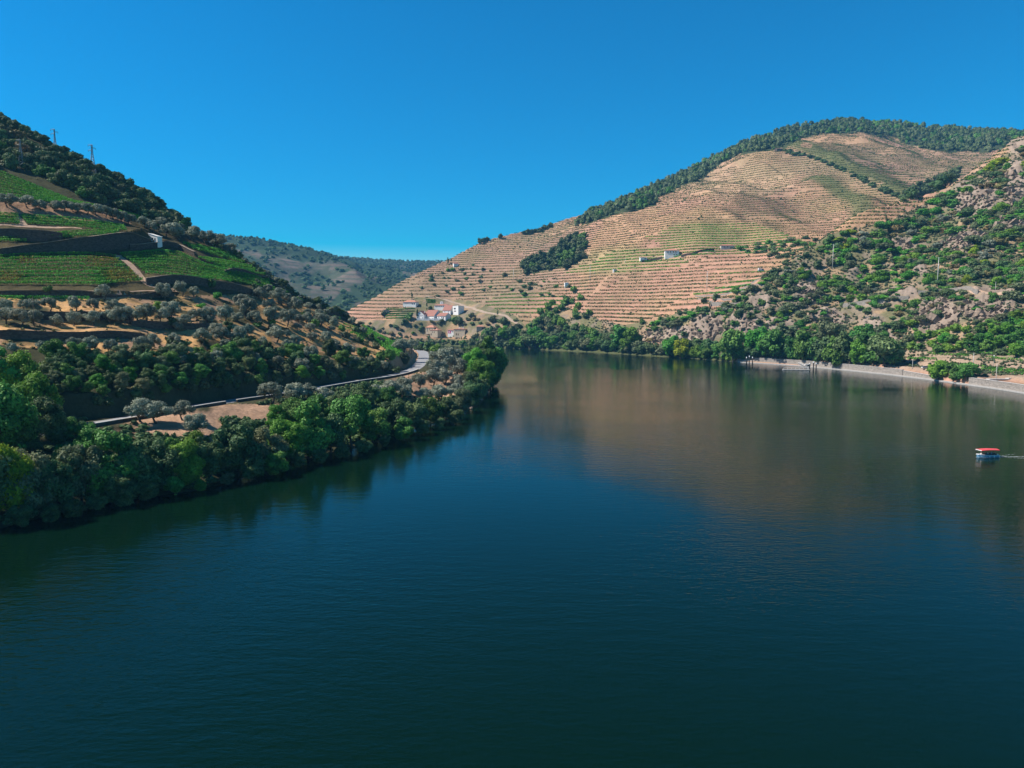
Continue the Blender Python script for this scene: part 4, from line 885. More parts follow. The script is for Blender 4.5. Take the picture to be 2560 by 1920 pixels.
def small_crown(seed, nl, leaf, lobes, flat=1.0, w=1.0, h=1.0):
    V, fq, ft, t = crown_arrays(seed, w, h, h * 0.5, nl, leaf, lobes, rr=(0.4, 0.65), core=0.85, spray=0.12); return V, [fq, ft], t
def grid_pts(Lm, mask, n, rsd):
    """random points on the part of a land mesh where mask (vertex) is true, spread evenly by ground area"""
    X, Y = Lm.xy(); A = np.zeros(X.shape)
    A[:-1, :-1] = np.abs(np.diff(Lm.D, axis=0)[:, :-1]) * (np.diff(Lm.s)[None] * Lm.D[:-1, :-1])
    w = (A * mask).ravel(); i = rsd.choice(len(w), n, p=w / w.sum())
    r, c = np.divmod(i, X.shape[1]); r2 = np.minimum(r + 1, X.shape[0] - 1); c2 = np.minimum(c + 1, X.shape[1] - 1)
    a = rsd.uniform(0, 1, n); b = rsd.uniform(0, 1, n)
    f = lambda Q: (Q[r, c] * (1 - a) + Q[r2, c] * a) * (1 - b) + (Q[r, c2] * (1 - a) + Q[r2, c2] * a) * b
    return np.stack([f(X), f(Y), f(Lm.Z)], 1), r, c
rsd = np.random.default_rng(5)
X, Y = LR.xy()
fom = (inpoly(Uw, Vw, FOREST)) & (rows > LR.seg[8]) & (rows < LR.seg[12])
P, r, c = grid_pts(LR, fom.astype(float), 5200, rsd)
V0, F0, T0 = small_crown(3, 60, 0.16, 5)
S = np.stack([rsd.uniform(9, 15, len(P)), rsd.uniform(9, 17, len(P))], 1)
S *= rsd.choice([.55, .8, 1.0, 1.15], (len(P), 1)); pk = rsd.uniform(size=len(P)) + .6 * (vn(P[:, 0] / 70, P[:, 1] / 70, 8) - .5)
for mk_, a_, b__, lb in (('dark', -9, .62, 'dark pine wood of many small crowns covering the top of the big terraced hill'), ('grey', .62, .86, 'greyer crowns mixed into the wood on the top of the big terraced hill'), ('green', .86, 9, 'fresher green crowns mixed into the wood on the top of the big terraced hill')):
    k_ = (pk >= a_) & (pk < b__); scatter('hilltop_wood', V0, F0, T0, P[k_] - [0, 0, 1.5], S[k_], rsd, mk_, lb)
X, Y = LF.xy()
P, r, c = grid_pts(LF, FORF.astype(float) * (Y < 4200) * (LF.Z > 5), 9500, rsd)
S = np.stack([rsd.uniform(8, 19, len(P)), rsd.uniform(6, 12, len(P))], 1)
V1, F1, T1 = small_crown(9, 24, 0.25, 3)
scatter('far_woods', V1, F1, T1, P - [0, 0, 1.5], S, rsd, 'dark', 'blueish woods on the distant hills')
# scrub
V2, F2, T2 = small_crown(5, 26, 0.28, 3)
scm = ((1 - terrm) * (LR.Z > 5) * (1 - 0.45 * rock) * (rows < LR.seg[7] + 10) * (LR.U > 1240) * (fbm(*LR.xy(), 22, 111, 3) > .38)).astype(float)
P, r, c = grid_pts(LR, scm, 12000, rsd); S = np.stack([rsd.uniform(.9, 3.2, len(P)), rsd.uniform(.7, 2.4, len(P))], 1)
scatter('slope_scrub', V2, F2, T2, P - [0, 0, .2], S, rsd, 'grey', 'low scrub and dry bushes between the rocks of the right slope')
P, r, c = grid_pts(LR, (terrm * (fbm(*LR.xy(), 60, 115, 3) > .5)).astype(float), 2600, rsd); S = np.stack([rsd.uniform(1.2, 3.4, len(P)), rsd.uniform(1, 3, len(P))], 1)
scatter('terrace_scrub', V2, F2, T2, P - [0, 0, .2], S, rsd, 'dark', 'small bushes dotted over the terraces of the big hill')
P, r, c = grid_pts(LR, ((LR.Z > .5) & (LR.Z < 12) & (LR.U < 1850)).astype(float), 2200, rsd); S = np.stack([rsd.uniform(1.5, 4, len(P)), rsd.uniform(1.2, 3, len(P))], 1)
scatter('bank_undergrowth', V2, F2, T2, P - [0, 0, .2], S, rsd, 'dark', 'undergrowth along the foot of the far bank')
X, Y = LL.xy()
gm2 = ((LL.Z > 1) & (fbm(X, Y, 10, 121, 3) > .47) & ~inpoly(LL.U, LL.V, [(-600, 425), (0, 425), (445, 560), (640, 665), (885, 800), (645, 735), (360, 742), (-600, 742)])).astype(float)
nearr = np.full(X.shape, 1e9)
for q in resample(road_C, 4.0): nearr = np.minimum(nearr, np.hypot(X - q[0], Y - q[1]))
gm2 *= (nearr > 7.5)
P, r, c = grid_pts(LL, gm2 * (LL.V < 1000), 5200, rsd); S = np.stack([rsd.uniform(.5, 1.6, len(P)), rsd.uniform(.35, 1.2, len(P))], 1)
scatter('grove_scrub', V2, F2, T2, P - [0, 0, .1], S, rsd, 'brown', 'dry tufts and low scrub on the ground of the olive grove')
bankm = (LL.Z > 0.3) & (LL.Z < 11) & (nearr > 7) & (LL.V > 960)
bare = np.clip(blob(LL.U, LL.V, 450, 1062, 130, 34) + blob(LL.U, LL.V, 640, 1030, 105, 26) + blob(LL.U, LL.V, 1090, 960, 110, 50), 0, 1)
P, r, c = grid_pts(LL, bankm * (1 - bare), 2600, rsd); S = np.stack([rsd.uniform(1.2, 3.2, len(P)), rsd.uniform(1.0, 2.6, len(P))], 1)
scatter('river_bank_undergrowth', V2, F2, T2, P - [0, 0, .2], S, rsd, 'dark', 'dark undergrowth between the trees of the near river bank')

# --- vines
def vine_mesh(P, matk, rsd, leaf, w, h, per, name='vine_row'):
    """P: points along one row; leaves heaped around the line"""
    n = len(P); Q = np.repeat(P, per, axis=0); m_ = len(Q)
    Q = Q + np.stack([rsd.normal(0, w, m_), rsd.normal(0, w, m_), h * rsd.uniform(0.1, 1, m_) ** 0.7], 1)
    N = rsd.normal(size=Q.shape); N[:, 2] += .5
    V, f = leaf_quads(Q, N, leaf, rsd)
    t = np.repeat(np.clip(rsd.uniform(0, 1, m_) * .7 + np.repeat(rsd.uniform(-.1, .4, n), per), 0, 1), 4)
    return mesh_np(name, V, f, M[matk], False, t)
ORD = ['first', 'second', 'third', 'fourth', 'fifth', 'sixth', 'seventh', 'eighth', 'ninth', 'tenth', 'eleventh', 'twelfth', 'thirteenth', 'fourteenth', 'fifteenth', 'sixteenth', 'seventeenth', 'eighteenth', 'nineteenth', 'twentieth']
TENS = {2: 'twenty', 3: 'thirty', 4: 'forty', 5: 'fifty', 6: 'sixty', 7: 'seventy', 8: 'eighty', 9: 'ninety'}
TENO = {2: 'twentieth', 3: 'thirtieth', 4: 'fortieth', 5: 'fiftieth', 6: 'sixtieth', 7: 'seventieth', 8: 'eightieth', 9: 'ninetieth'}
def ordw(i):
    if i < 20: return ORD[i]
    n = i + 1
    if n >= 100: return 'hundred and ' + (ordw(n - 101) if n > 100 else '')
    return TENO[n // 10] if n % 10 == 0 else TENS[n // 10] + ' ' + ORD[n % 10 - 1]
def field(top, bot, n, lab, grp, hh=1.5, lf=0.42, Lm=None):
    Lm = Lm or LL
    u0, u1 = max(top[0][0], bot[0][0]), min(top[-1][0], bot[-1][0]); u0 = min(top[0][0], bot[0][0]); u1 = max(top[-1][0], bot[-1][0])
    uu = np.arange(u0, u1, 3.0); vt = np.interp(uu, *zip(*top)); vb = np.interp(uu, *zip(*bot))
    lt = (top[0][0], top[-1][0]); lb = (bot[0][0], bot[-1][0])
    for j in range(n):
        t = (j + .5) / n; a = lt[0] * (1 - t) + lb[0] * t; b_ = lt[1] * (1 - t) + lb[1] * t
        k = (uu >= a) & (uu <= b_)
        if k.sum() < 4: continue
        v = (vt * (1 - t) + vb * t)[k] + 1.2 * (vn(uu[k] / 40, uu[k] * 0 + j, 3) - .5)
        P = np.array([Lm.hit(x, y) for x, y in zip(uu[k], v)])
        jm = np.where(np.abs(np.diff(P[:, 1])) > 6)[0]
        if len(jm):
            cut = [0] + list(jm + 1) + [len(P)]; w_ = max(zip(cut[:-1], cut[1:]), key=lambda q: q[1] - q[0]); P = P[w_[0]:w_[1]]
        P = resample(P, 0.55)
        if len(P) < 4: continue
        U_, V_ = px(P[:, 0], P[:, 1], P[:, 2]); 
        me = vine_mesh(P, 'vine', rsd, lf, 0.20, hh, 15)
        yel = np.zeros(len(P))
        for (cx, cy, rx, ry) in [(255, 655, 55, 18), (305, 690, 60, 20), (70, 655, 34, 9), (20, 695, 50, 16)]:
            yel = np.maximum(yel, 1 - ss(0.5, 1.1, np.hypot((U_ - cx) / rx, (V_ - cy) / ry)))
        me.materials.append(M['vine_y'])
        nf = len(me.polygons); mi = (rsd.uniform(0, 1, nf) < np.repeat(yel, 15) * .75).astype(np.int32); me.polygons.foreach_set('material_index', mi)
        o = link('vine_row', me); tag(o, f'{lab}, {ordw(j)} row from the top', 'vine row', grp)
field([(-60, 645), (60, 636), (225, 632), (288, 640)], [(-60, 716), (240, 717), (362, 704)], 9, 'leafy vines in the wide green and yellowing vineyard', 'vine rows of the wide left vineyard')
field([(296, 636), (405, 626), (450, 632), (512, 662), (645, 694)], [(368, 688), (500, 699), (560, 704), (645, 722), (705, 738)], 9, 'vines in the green vineyard right of the path', 'vine rows of the right hand vineyard')
field([(52, 538), (200, 548), (312, 567)], [(66, 562), (200, 572), (318, 580)], 4, 'vines of the upper block above the big wall', 'vine rows of the upper blocks')
field([(110, 588), (200, 580), (300, 573)], [(125, 600), (245, 592), (302, 584)], 3, 'vines of the small block under the upper one', 'vine rows of the upper blocks')
field([(-60, 532), (46, 536)], [(-60, 560), (52, 563)], 4, 'vines of the upper block at the left edge', 'vine rows of the upper blocks')
field([(-60, 590), (72, 592)], [(-60, 610), (72, 606)], 3, 'vines of the low block at the left edge', 'vine rows of the upper blocks')
field([(-60, 405), (0, 428), (45, 446), (175, 502), (230, 514), (290, 528), (430, 562), (448, 570)], [(-60, 503), (100, 505), (175, 512), (290, 536), (380, 562), (448, 578)], 12, 'vines of the highest vineyard under the oak wood', 'vine rows of the highest vineyard', hh=1.3)
field([(450, 606), (560, 628), (600, 644)], [(500, 630), (560, 648), (620, 662)], 4, 'vines on the narrow terrace right of the farmhouse', 'vine rows of the strip terraces')
field([(490, 642), (560, 652), (640, 668)], [(560, 672), (640, 688), (680, 692)], 4, 'vines on the second strip terrace near the hill edge', 'vine rows of the strip terraces')
field([(600, 692), (700, 702), (722, 706)], [(640, 704), (700, 712), (730, 714)], 2, 'vines on the third strip terrace near the hill edge', 'vine rows of the strip terraces')
field([(702, 726), (760, 732), (796, 740)], [(705, 734), (760, 741), (800, 746)], 2, 'vines on the fourth strip terrace near the hill edge', 'vine rows of the strip terraces')
field([(750, 746), (800, 752), (818, 756)], [(755, 755), (800, 760), (822, 764)], 2, 'vines on the lowest strip terrace near the hill edge', 'vine rows of the strip terraces')
field([(-60, 744), (120, 745), (225, 746)], [(-60, 752), (120, 753), (225, 754)], 1, 'thin line of vines under the long earth path', 'vine rows of the strip terraces')
field([(853, 806), (890, 818), (922, 832)], [(880, 838), (905, 845), (925, 852)], 3, 'vines at the tip of the spur, left block', 'vine rows at the tip of the spur')
# rows running down the slope to the road
A_ = [(898, 800), (918, 806), (940, 815), (962, 828), (985, 842), (1006, 856)]; B_ = [(925, 848), (940, 858), (958, 870), (975, 882), (992, 892), (1006, 900)]
for j in range(12):
    t = (j + .5) / 12; a = np.array([np.interp(t, np.linspace(0, 1, 6), [p[i] for p in A_]) for i in (0, 1)]); b_ = np.array([np.interp(t, np.linspace(0, 1, 6), [p[i] for p in B_]) for i in (0, 1)])
    q = np.linspace(0, 1, 14)[:, None]; L_ = a * (1 - q) + b_ * q
    P = resample(np.array([LL.hit(x, y) for x, y in L_]), .7)
    if len(P) > 3:
        o = link('vine_row', vine_mesh(P, 'vine', rsd, .55, .35, 1.7, 8)); tag(o, f'vines running down to the road bend, {ordw(j)} row from the left', 'vine row', 'vine rows at the tip of the spur')
# terrace vines on the big hill: one row along every bench
X, Y = LR.xy(); tk = terrq(LR.Zb); r_a, r_b = LR.seg[4], LR.seg[11]
t_ = tk[r_a:r_b] - 0.26; q_ = np.floor(t_); d_ = np.diff(t_, axis=0); cr = (np.diff(q_, axis=0) == 1) & (d_ > 0) & (d_ < 0.45) & (PATCH[r_a + 1:r_b] == PATCH[r_a:r_b - 1])
cr &= (terrm[r_a:r_b - 1] > .8) & (fo[r_a:r_b - 1] < .5) & (LR.mmax[r_a:r_b - 1] <= LR.m[r_a:r_b - 1] + 0.006)
rr0, cc0 = np.nonzero(cr); w0 = (q_[rr0 + 1, cc0] - t_[rr0, cc0]) / d_[rr0, cc0]; rr0 = rr0 + r_a
Dq = LR.D[rr0, cc0] * (1 - w0) + LR.D[rr0 + 1, cc0] * w0; Zq = LR.Z[rr0, cc0] * (1 - w0) + LR.Z[rr0 + 1, cc0] * w0
rowsP = {}
for i in np.argsort(cc0, kind='stable'):
    rowsP.setdefault((int(PATCH[rr0[i], cc0[i]]), int(q_[rr0[i] - r_a + 1, cc0[i]])), []).append((int(cc0[i]), float(Dq[i]), float(Zq[i])))
segs = []
for k_, L_ in rowsP.items():
    cur = [L_[0]]
    for a, b_ in zip(L_[:-1], L_[1:]):
        if b_[0] - a[0] > 2 or abs(b_[1] - a[1]) > 7 or len(cur) > 150: segs.append(cur); cur = []
        cur.append(b_)
    segs.append(cur)
rowinfo = []
for sg in segs:
    if len(sg) < 8: continue
    ci = np.array([q[0] for q in sg]); D_ = np.array([q[1] for q in sg]); Z_ = np.array([q[2] for q in sg])
    P = np.stack([LR.s[ci] * D_, D_, Z_], 1); P = resample(P, 1.6)
    gap = vn(P[:, 0] / 14, P[:, 1] / 14, 13) > 0.2
    if len(P) < 6: continue
    u_, v_ = px(P[:, 0].mean(), P[:, 1].mean(), P[:, 2].mean()); rowinfo.append((float(np.mean(P[:, 1])), P, float(u_), float(v_), gap))
rowinfo.sort(key=lambda q: -len(q[1]) * 2 / q[0] ** 2)
near = rowinfo[:220]; rest = rowinfo[220:]
GREENV = [(1340, 805, 90, 60), (1560, 668, 130, 20), (1590, 645, 100, 20), (1760, 600, 90, 40), (1880, 720, 90, 40), (1290, 740, 80, 50)]
VROWS = []
for D_, P, u_, v_, gp_ in near:
    grn = any(math.hypot((u_ - a[0]) / a[2], (v_ - a[1]) / a[3]) < 1 for a in GREENV)
    o = link('vine_row', vine_mesh(P, 'vine' if grn else 'vine_far', rsd, 1.15, 0.5, 2.0, 11 if grn else 7)); VROWS.append((o, u_, v_))
allP = np.concatenate([q[1][q[4]] for q in rest])
o = link('terrace_vines', vine_mesh(allP, 'vine_far', rsd, 1.5, 0.6, 2.2, 4, 'terrace_vines')); tag(o, 'countless thin vine rows on the benches of the upper terraced hill', kind='stuff')
for j_, (tp, bt, n_) in enumerate([([(965, 772), (1040, 770)], [(965, 800), (1030, 798)], 5), ([(1062, 748), (1090, 750)], [(1066, 760), (1092, 760)], 3)]):
    field(tp, bt, n_, ['green vines in the small plots left of the winery', 'green vines in the little plot above the winery'][j_], 'vine rows by the winery', 1.6, .9, LR)
# young vines above the quay
for j, (u0, u1, v0, v1) in enumerate([(2270, 2340, 899, 900), (2320, 2420, 886, 892), (2440, 2560, 885, 892), (2470, 2570, 897, 905), (2455, 2560, 926, 938), (2455, 2560, 921, 932)]):
    P = resample(np.array([LR.hit(u0 + (u1 - u0) * t, v0 + (v1 - v0) * t) for t in np.linspace(0, 1, 20)]), .8)
    if len(P) > 3:
        o = link('vine_row', vine_mesh(P, 'vine', rsd, .8, .5, 1.8, 7)); tag(o, f'short green vine row above the quay wall, {ordw(j)} from the left', 'vine row', 'vine rows above the quay')

# ------------------------------------------------------------------ walls, road, paths
def drape(name, Lm, pts, width, mk, lift=0.1, world=False, sub=6, nx=6):
    P = np.array(pts) if world else np.array([Lm.hit(u, v) for u, v in pts])
    C_ = catmull(P, sub); T_ = np.gradient(C_[:, :2], axis=0); T_ /= np.linalg.norm(T_, axis=1, keepdims=True) + 1e-9
    N_ = np.stack([-T_[:, 1], T_[:, 0]], 1); w = width * (0.9 + 0.2 * vn(np.arange(len(C_)) / 3.0, np.zeros(len(C_)), 2))
    V = []
    for j in range(nx):
        q = (j / (nx - 1) - .5); xy = C_[:, :2] + N_ * (w * q)[:, None]
        z = [Lm.zat(a, b) + lift for a, b in xy]; V.append(np.column_stack([xy, z]))
    V = np.array(V)
    if not world or True:
        zc = V[:, :, 2]; V[:, :, 2] = np.maximum(zc, zc.min(0) + 0)
    n = len(C_); V = V.reshape(-1, 3)
    f = [[j * n + i, (j + 1) * n + i, (j + 1) * n + i + 1, j * n + i + 1] for j in range(nx - 1) for i in range(n - 1)]
    return link(name, mesh_np(name, V, f, M[mk], True)), C_, N_
def wall_line(name, Q, z0, z1, thick, mk, label, cat='wall', group=None, cap=None, capw=0.15):
    """Q: plan points (n,2), z0/z1 foot and top heights; a wall of real thickness with an optional coping"""
    Q = np.asarray(Q, float); n = len(Q); T_ = np.gradient(Q, axis=0); T_ /= np.linalg.norm(T_, axis=1, keepdims=True) + 1e-9
    N_ = np.stack([-T_[:, 1], T_[:, 0]], 1) * thick / 2
    def strip(Nv, a, b):
        V = np.concatenate([np.column_stack([Q - Nv, a]), np.column_stack([Q - Nv, b]), np.column_stack([Q + Nv, b]), np.column_stack([Q + Nv, a])])
        f = []
        for k in range(4):
            k2 = (k + 1) % 4
            f += [[k * n + i, k2 * n + i, k2 * n + i + 1, k * n + i + 1] for i in range(n - 1)]
        f += [[0, 3 * n, 2 * n, n], [n - 1, 2 * n - 1, 3 * n - 1, 4 * n - 1]]
        return V, f
    V, f = strip(N_, z0, z1)
    if not cap:
        o = link(name, mesh_np(name, V, f, M[mk])); tag(o, label, cat, group); return o
    c = Q[len(Q) // 2]; r = empty(name, (c[0], c[1], float(np.mean(z0)))); tag(r, label, cat, group)
    off = np.array([c[0], c[1], float(np.mean(z0))])
    link('masonry', mesh_np('masonry', V - off, f, M[mk]), r)
    V, f = strip(N_ * (1 + 2 * capw / thick), z1 + 0.002, z1 + 0.16); link('coping', mesh_np('coping', V - off, f, M[cap]), r)
    return r
for i, (ft, h, lab) in enumerate(wall_feet):
    P = resample(ft, 1.6)
    if len(P) < 3: continue
    Q = P[:, :2] - np.array([0, 0.15])
    z0 = np.array([LL.zat(a, b - 1.2) for a, b in Q]) - .8; z1 = np.array([max(LL.zat(a, b + 1.3), LL.zat(a, b + 2.2)) for a, b in Q]) + .12
    k = np.exp(-np.linspace(-1.5, 1.5, 13) ** 2); k /= k.sum(); z1 = np.convolve(np.pad(z1, 6, mode='edge'), k, mode='valid') + .1
    wall_line('earth_bank_wall' if 'earth' in lab else 'retaining_wall', Q, z0, z1, 0.7, 'wall_dark', lab, group='retaining walls of the left terraces', cap=None if 'earth' in lab or 'olive' in lab else 'earth_pale', capw=.8 if 'tall' in lab else .35)
o, C_, N_ = drape('road', LL, road_P, 7.4, 'asphalt', 0.06, world=True, sub=6)
me = o.data; tag(o, kind='structure', label='pale asphalt road that follows the left bank and bends at the spur')
# guard walls on the river side
def guard(u0, u1, lab, extra=2.5, off=4.3):
    U_, V_ = px(C_[:, 0], C_[:, 1], C_[:, 2]); idx = [i for i in range(len(C_)) if u0 <= U_[i] <= u1 and C_[i, 1] < 520]
    Q = C_[idx][:, :2] - N_[idx] * off
    Q3 = resample(np.column_stack([Q, np.full(len(Q), 11.5)]), 1.5)
    Q = Q3[:, :2]; z1 = np.full(len(Q), 12.35); z0 = np.array([min(LL.zat(a + .0, b - .5), 11.3) for a, b in Q]) - extra
    wall_line('guard_wall', Q, z0, z1, 0.45, 'wall_dark', lab, group='guard walls along the river road', cap='cap')
guard(195, 548, 'low dark road wall with pale coping behind the three olives'); guard(553, 745, 'low road wall with pale coping behind the lone round olive'); guard(765, 1030, 'pale topped guard wall leading up to the road bend')
PATHS = [([(400, 722), (362, 704), (336, 672), (300, 644), (295, 638)], 3.0, 'pale stepped earth path between the two big vineyards'),
         ([(-60, 567), (60, 566), (130, 569), (205, 571)], 2.6, 'pale path under the upper vine blocks'), ([(42, 541), (50, 552), (60, 564)], 3.0, 'short pale path climbing between the upper vine blocks'),
         ([(-60, 732), (120, 730), (240, 731), (330, 730), (440, 728)], 3.2, 'long level earth path under the wide vineyard')]
for pts, w, lab in PATHS:
    o, _, _ = drape('footpath', LL, pts, w, 'earth', 0.10, nx=4); tag(o, kind='structure', label=lab)
for pts, w, lab in [([(1065, 741), (1097, 746), (1131, 756), (1167, 768), (1204, 778), (1241, 786), (1265, 790), (1280, 802), (1300, 812)], 3.4, 'pale road climbing past the winery'),
                    ([(1400, 838), (1450, 838), (1520, 842), (1600, 846), (1680, 850), (1760, 854)], 5, 'riverside road between the cliff and the trees'),
                    ([(1560, 655), (1610, 648), (1660, 643), (1700, 641), (1760, 633), (1800, 623)], 4, 'farm track to the square white house'),
                    ([(2390, 722), (2440, 722), (2500, 737), (2560, 742)], 5, 'dusty track on the rocky slope')]:
    o, _, _ = drape('farm_road', LR, pts, w, 'earth_pale' if 'road' in lab else 'earth', 0.25, nx=4); tag(o, kind='structure', label=lab)

def line_wall(pts, h, mk, lab, thick=.8, cat='stone wall', group='stone walls of the right slope', name='stone_wall', cap=None):
    P = resample(np.array([LR.hit(u, v) for u, v in pts]) if len(pts) > 2 else np.array([LR.hit(pts[0][0] + (pts[1][0] - pts[0][0]) * t, pts[0][1] + (pts[1][1] - pts[0][1]) * t) for t in np.linspace(0, 1, 12)]), 2.5)
    k = np.exp(-np.linspace(-1.5, 1.5, 7) ** 2); k /= k.sum()
    f = lambda a: np.convolve(np.pad(a, 3, mode='edge'), k, mode='valid')
    Q = np.column_stack([f(P[:, 0]), f(P[:, 1])]); z = f(np.array([LR.zat(a, b) for a, b in Q]))
    return wall_line(name, Q, z - 2.5, z + h, thick, mk, lab, cat, group, cap)
line_wall([(1700, 643), (1740, 637), (1790, 627)], 3.2, 'wall_dark', 'dark ramp wall rising right of the square white house')
line_wall([(1602, 656), (1630, 651), (1658, 646)], 2.8, 'wall_dark', 'dark wall stub left of the square white house')
line_wall([(1736, 741), (1800, 737), (1867, 734)], 1.2, 'quay_stone', 'pale terrace edge wall, upper of the lower three')
line_wall([(1741, 749), (1800, 748), (1861, 748)], 1.2, 'quay_stone', 'pale terrace edge wall, middle of the lower three')
line_wall([(1774, 762), (1820, 764), (1872, 765)], 3.5, 'quay_stone', 'tallest pale terrace wall below the green strips')
line_wall([(1774, 730), (1850, 724), (1915, 720)], 1.2, 'quay_stone', 'pale terrace edge wall beside the small vine strips')
line_wall([(1807, 719), (1870, 712), (1928, 707)], 1.2, 'quay_stone', 'uppermost pale terrace edge wall by the rocky slope')
line_wall([(2104, 768), (2160, 762), (2220, 752), (2280, 742)], 3.4, 'quay_stone', 'grey stone wall left part across the rocky slope')
line_wall([(2290, 738), (2350, 730), (2400, 727), (2450, 735)], 3.0, 'quay_stone', 'grey stone wall below the tall right pole')

# ------------------------------------------------------------------ quay
def shore(u):
    s = ray(u, 930)[0]; D = float(np.interp(s, LR.s, LR.LD[1])); return np.array([s * D, D])
def quay(u0, u1, back, ztop, lab, zb=-1.0, n=40, mk='quay_stone', thick=1.2, name='quay_wall', cap='concrete', zt2=None):
    Q = np.array([shore(u) + np.array([0, back]) for u in np.linspace(u0, u1, n)]); z1 = np.linspace(ztop, zt2 if zt2 is not None else ztop, n)
    wall_line(name, Q, np.full(n, zb), z1, thick, mk, lab, 'quay', 'quay walls on the right bank', cap)
quay(1846, 2700, -1.2, 0.45, 'long pale ledge along the foot of the quay at water level', thick=2.6, n=90, name='quay_ledge', mk='concrete')
quay(1888, 2262, 2.2, 4.4, 'long stone quay wall under the row of promenade trees')
quay(2240, 2345, 4.5, 4.2, 'sloping ramp wall left of the flagpole', zt2=2.6)
quay(2432, 2700, 2.4, 4.3, 'stone quay wall at the right edge')
quay(1846, 1888, 1.6, 2.0, 'low landing wall behind the mooring posts', n=8)

# ------------------------------------------------------------------ poles, posts, pylons
def pole(u, vb, vt, lab, r=0.36, arms=2, Lm=None, mk='pole'):
    Lm = Lm or LR; P = Lm.hit(u, vb); h = (vb - vt) * P[1] / F
    t = empty('power_pole', P - [0, 0, .5]); tag(t, lab, 'power pole', 'power poles on the slopes')
    b = MB(); b.tube([[0, 0, 0], [0, 0, h + .5]], [r, r * .6], 8); b.build('pole', M[mk], t, True)
    if arms:
        b = MB(); b.box((0, 0, h + .1), (h * .16, r * .7, r * .6)); b.build('crossarm', M[mk], t)
        for k in (-1, 0, 1):
            b = MB(); b.tube([[k * h * .07, 0, h + .15], [k * h * .07, 0, h + .65]], [r * .3, r * .22], 6); b.build('insulator', M['metal'], t)
    return t
pole(1767, 728, 679, 'tall grey pole standing among the pink terraces'); pole(1475, 703, 664, 'grey pole on the terrace edge above the white shed'); pole(1486, 692, 677, 'short pole just right of the terrace edge pole', .16)
pole(1563, 664, 648, 'short pole by the farm track left of the square house', .15); pole(1284, 700, 672, 'pole below the dark wood, standing on the vineyard ridge'); pole(1203, 716, 693, 'pole in the middle of the striped slope above the winery', .22)
pole(2081, 674, 612, 'tall pale pole left of the bright green bushes', .32); pole(2343, 717, 645, 'tallest pale pole in the middle of the rocky slope', .32); pole(2488, 732, 705, 'thin pole beside the dusty track', .15)
pole(2433, 915, 882, 'grey pole with a dark box between the quay trees', .2, 1); pole(2281, 921, 897, 'thin pole on the quay terrace left of the twin trees', .16, 0); pole(2490, 950, 909, 'pale post on the quay at the right', .16, 0)
pole(373, 580, 552, 'wooden pole behind the small white farmhouse', .12, 0, LL, 'wood'); pole(553, 815, 779, 'wooden pole in the lower olive grove', .12, 0, LL, 'wood'); pole(88, 842, 742, 'tall thin pole among the left olives', .09, 0, LL, 'wood'); pole(800, 800, 766, 'thin pole near the end of the olive grove', .1, 0, LL, 'wood'); pole(907, 825, 802, 'thin pole at the vine tip of the spur', .1, 0, LL, 'wood')
def pylon(u, v_hid, vt, lab, hw=1.3, arms=((.80, -1), (.88, 1), (.97, -1))):
    P = LL.hit(u, v_hid); h = (v_hid - vt) * P[1] / F
    t = empty('lattice_pylon', P - [0, 0, .5], 0.3); tag(t, lab, 'pylon', 'lattice pylons on the left ridge')
    def hwz(z): return hw * (1 - 0.78 * min(1, z / (h * .75))) if z < h * .75 else hw * .22
    b = MB(); N_ = 12; zs = [h * (1 - (1 - i / N_) ** 1.15) for i in range(N_ + 1)]
    for sx in (-1, 1):
        for sy in (-1, 1): b.tube([[sx * hwz(z), sy * hwz(z), z] for z in zs], .10, 4)
    b.build('mast', M['metal'], t)
    b = MB()
    for i in range(N_):
        a, c = hwz(zs[i]), hwz(zs[i + 1])
        for (p, q) in (((-1, -1), (1, -1)), ((1, -1), (1, 1)), ((1, 1), (-1, 1)), ((-1, 1), (-1, -1))):
            b.tube([[p[0] * a, p[1] * a, zs[i]], [q[0] * c, q[1] * c, zs[i + 1]]], .06, 4, False); b.tube([[q[0] * a, q[1] * a, zs[i]], [p[0] * c, p[1] * c, zs[i + 1]]], .06, 4, False)
    b.build('bracing', M['metal'], t)
    for (q, sd) in arms:
        b = MB(); z = h * q; L_ = 1.9
        b.tube([[0, -.28, z], [sd * L_, 0, z + .1]], .08, 4); b.tube([[0, .28, z], [sd * L_, 0, z + .1]], .08, 4); b.tube([[0, 0, z + .8], [sd * L_, 0, z + .12]], .06, 4); b.build('arm', M['metal'], t)
        b = MB(); b.tube([[sd * L_, 0, z + .1], [sd * L_, 0, z - .8]], .1, 5); b.build('insulator', M['glass'], t)
pylon(139, 384, 324, 'slim lattice pylon on the ridge, the left and higher one', 1.0); pylon(233, 434, 363, 'lattice pylon on the ridge, the right and larger one', 1.5); pylon(54, 420, 350, 'faint lattice pylon standing inside the dark oak wood', 1.2)

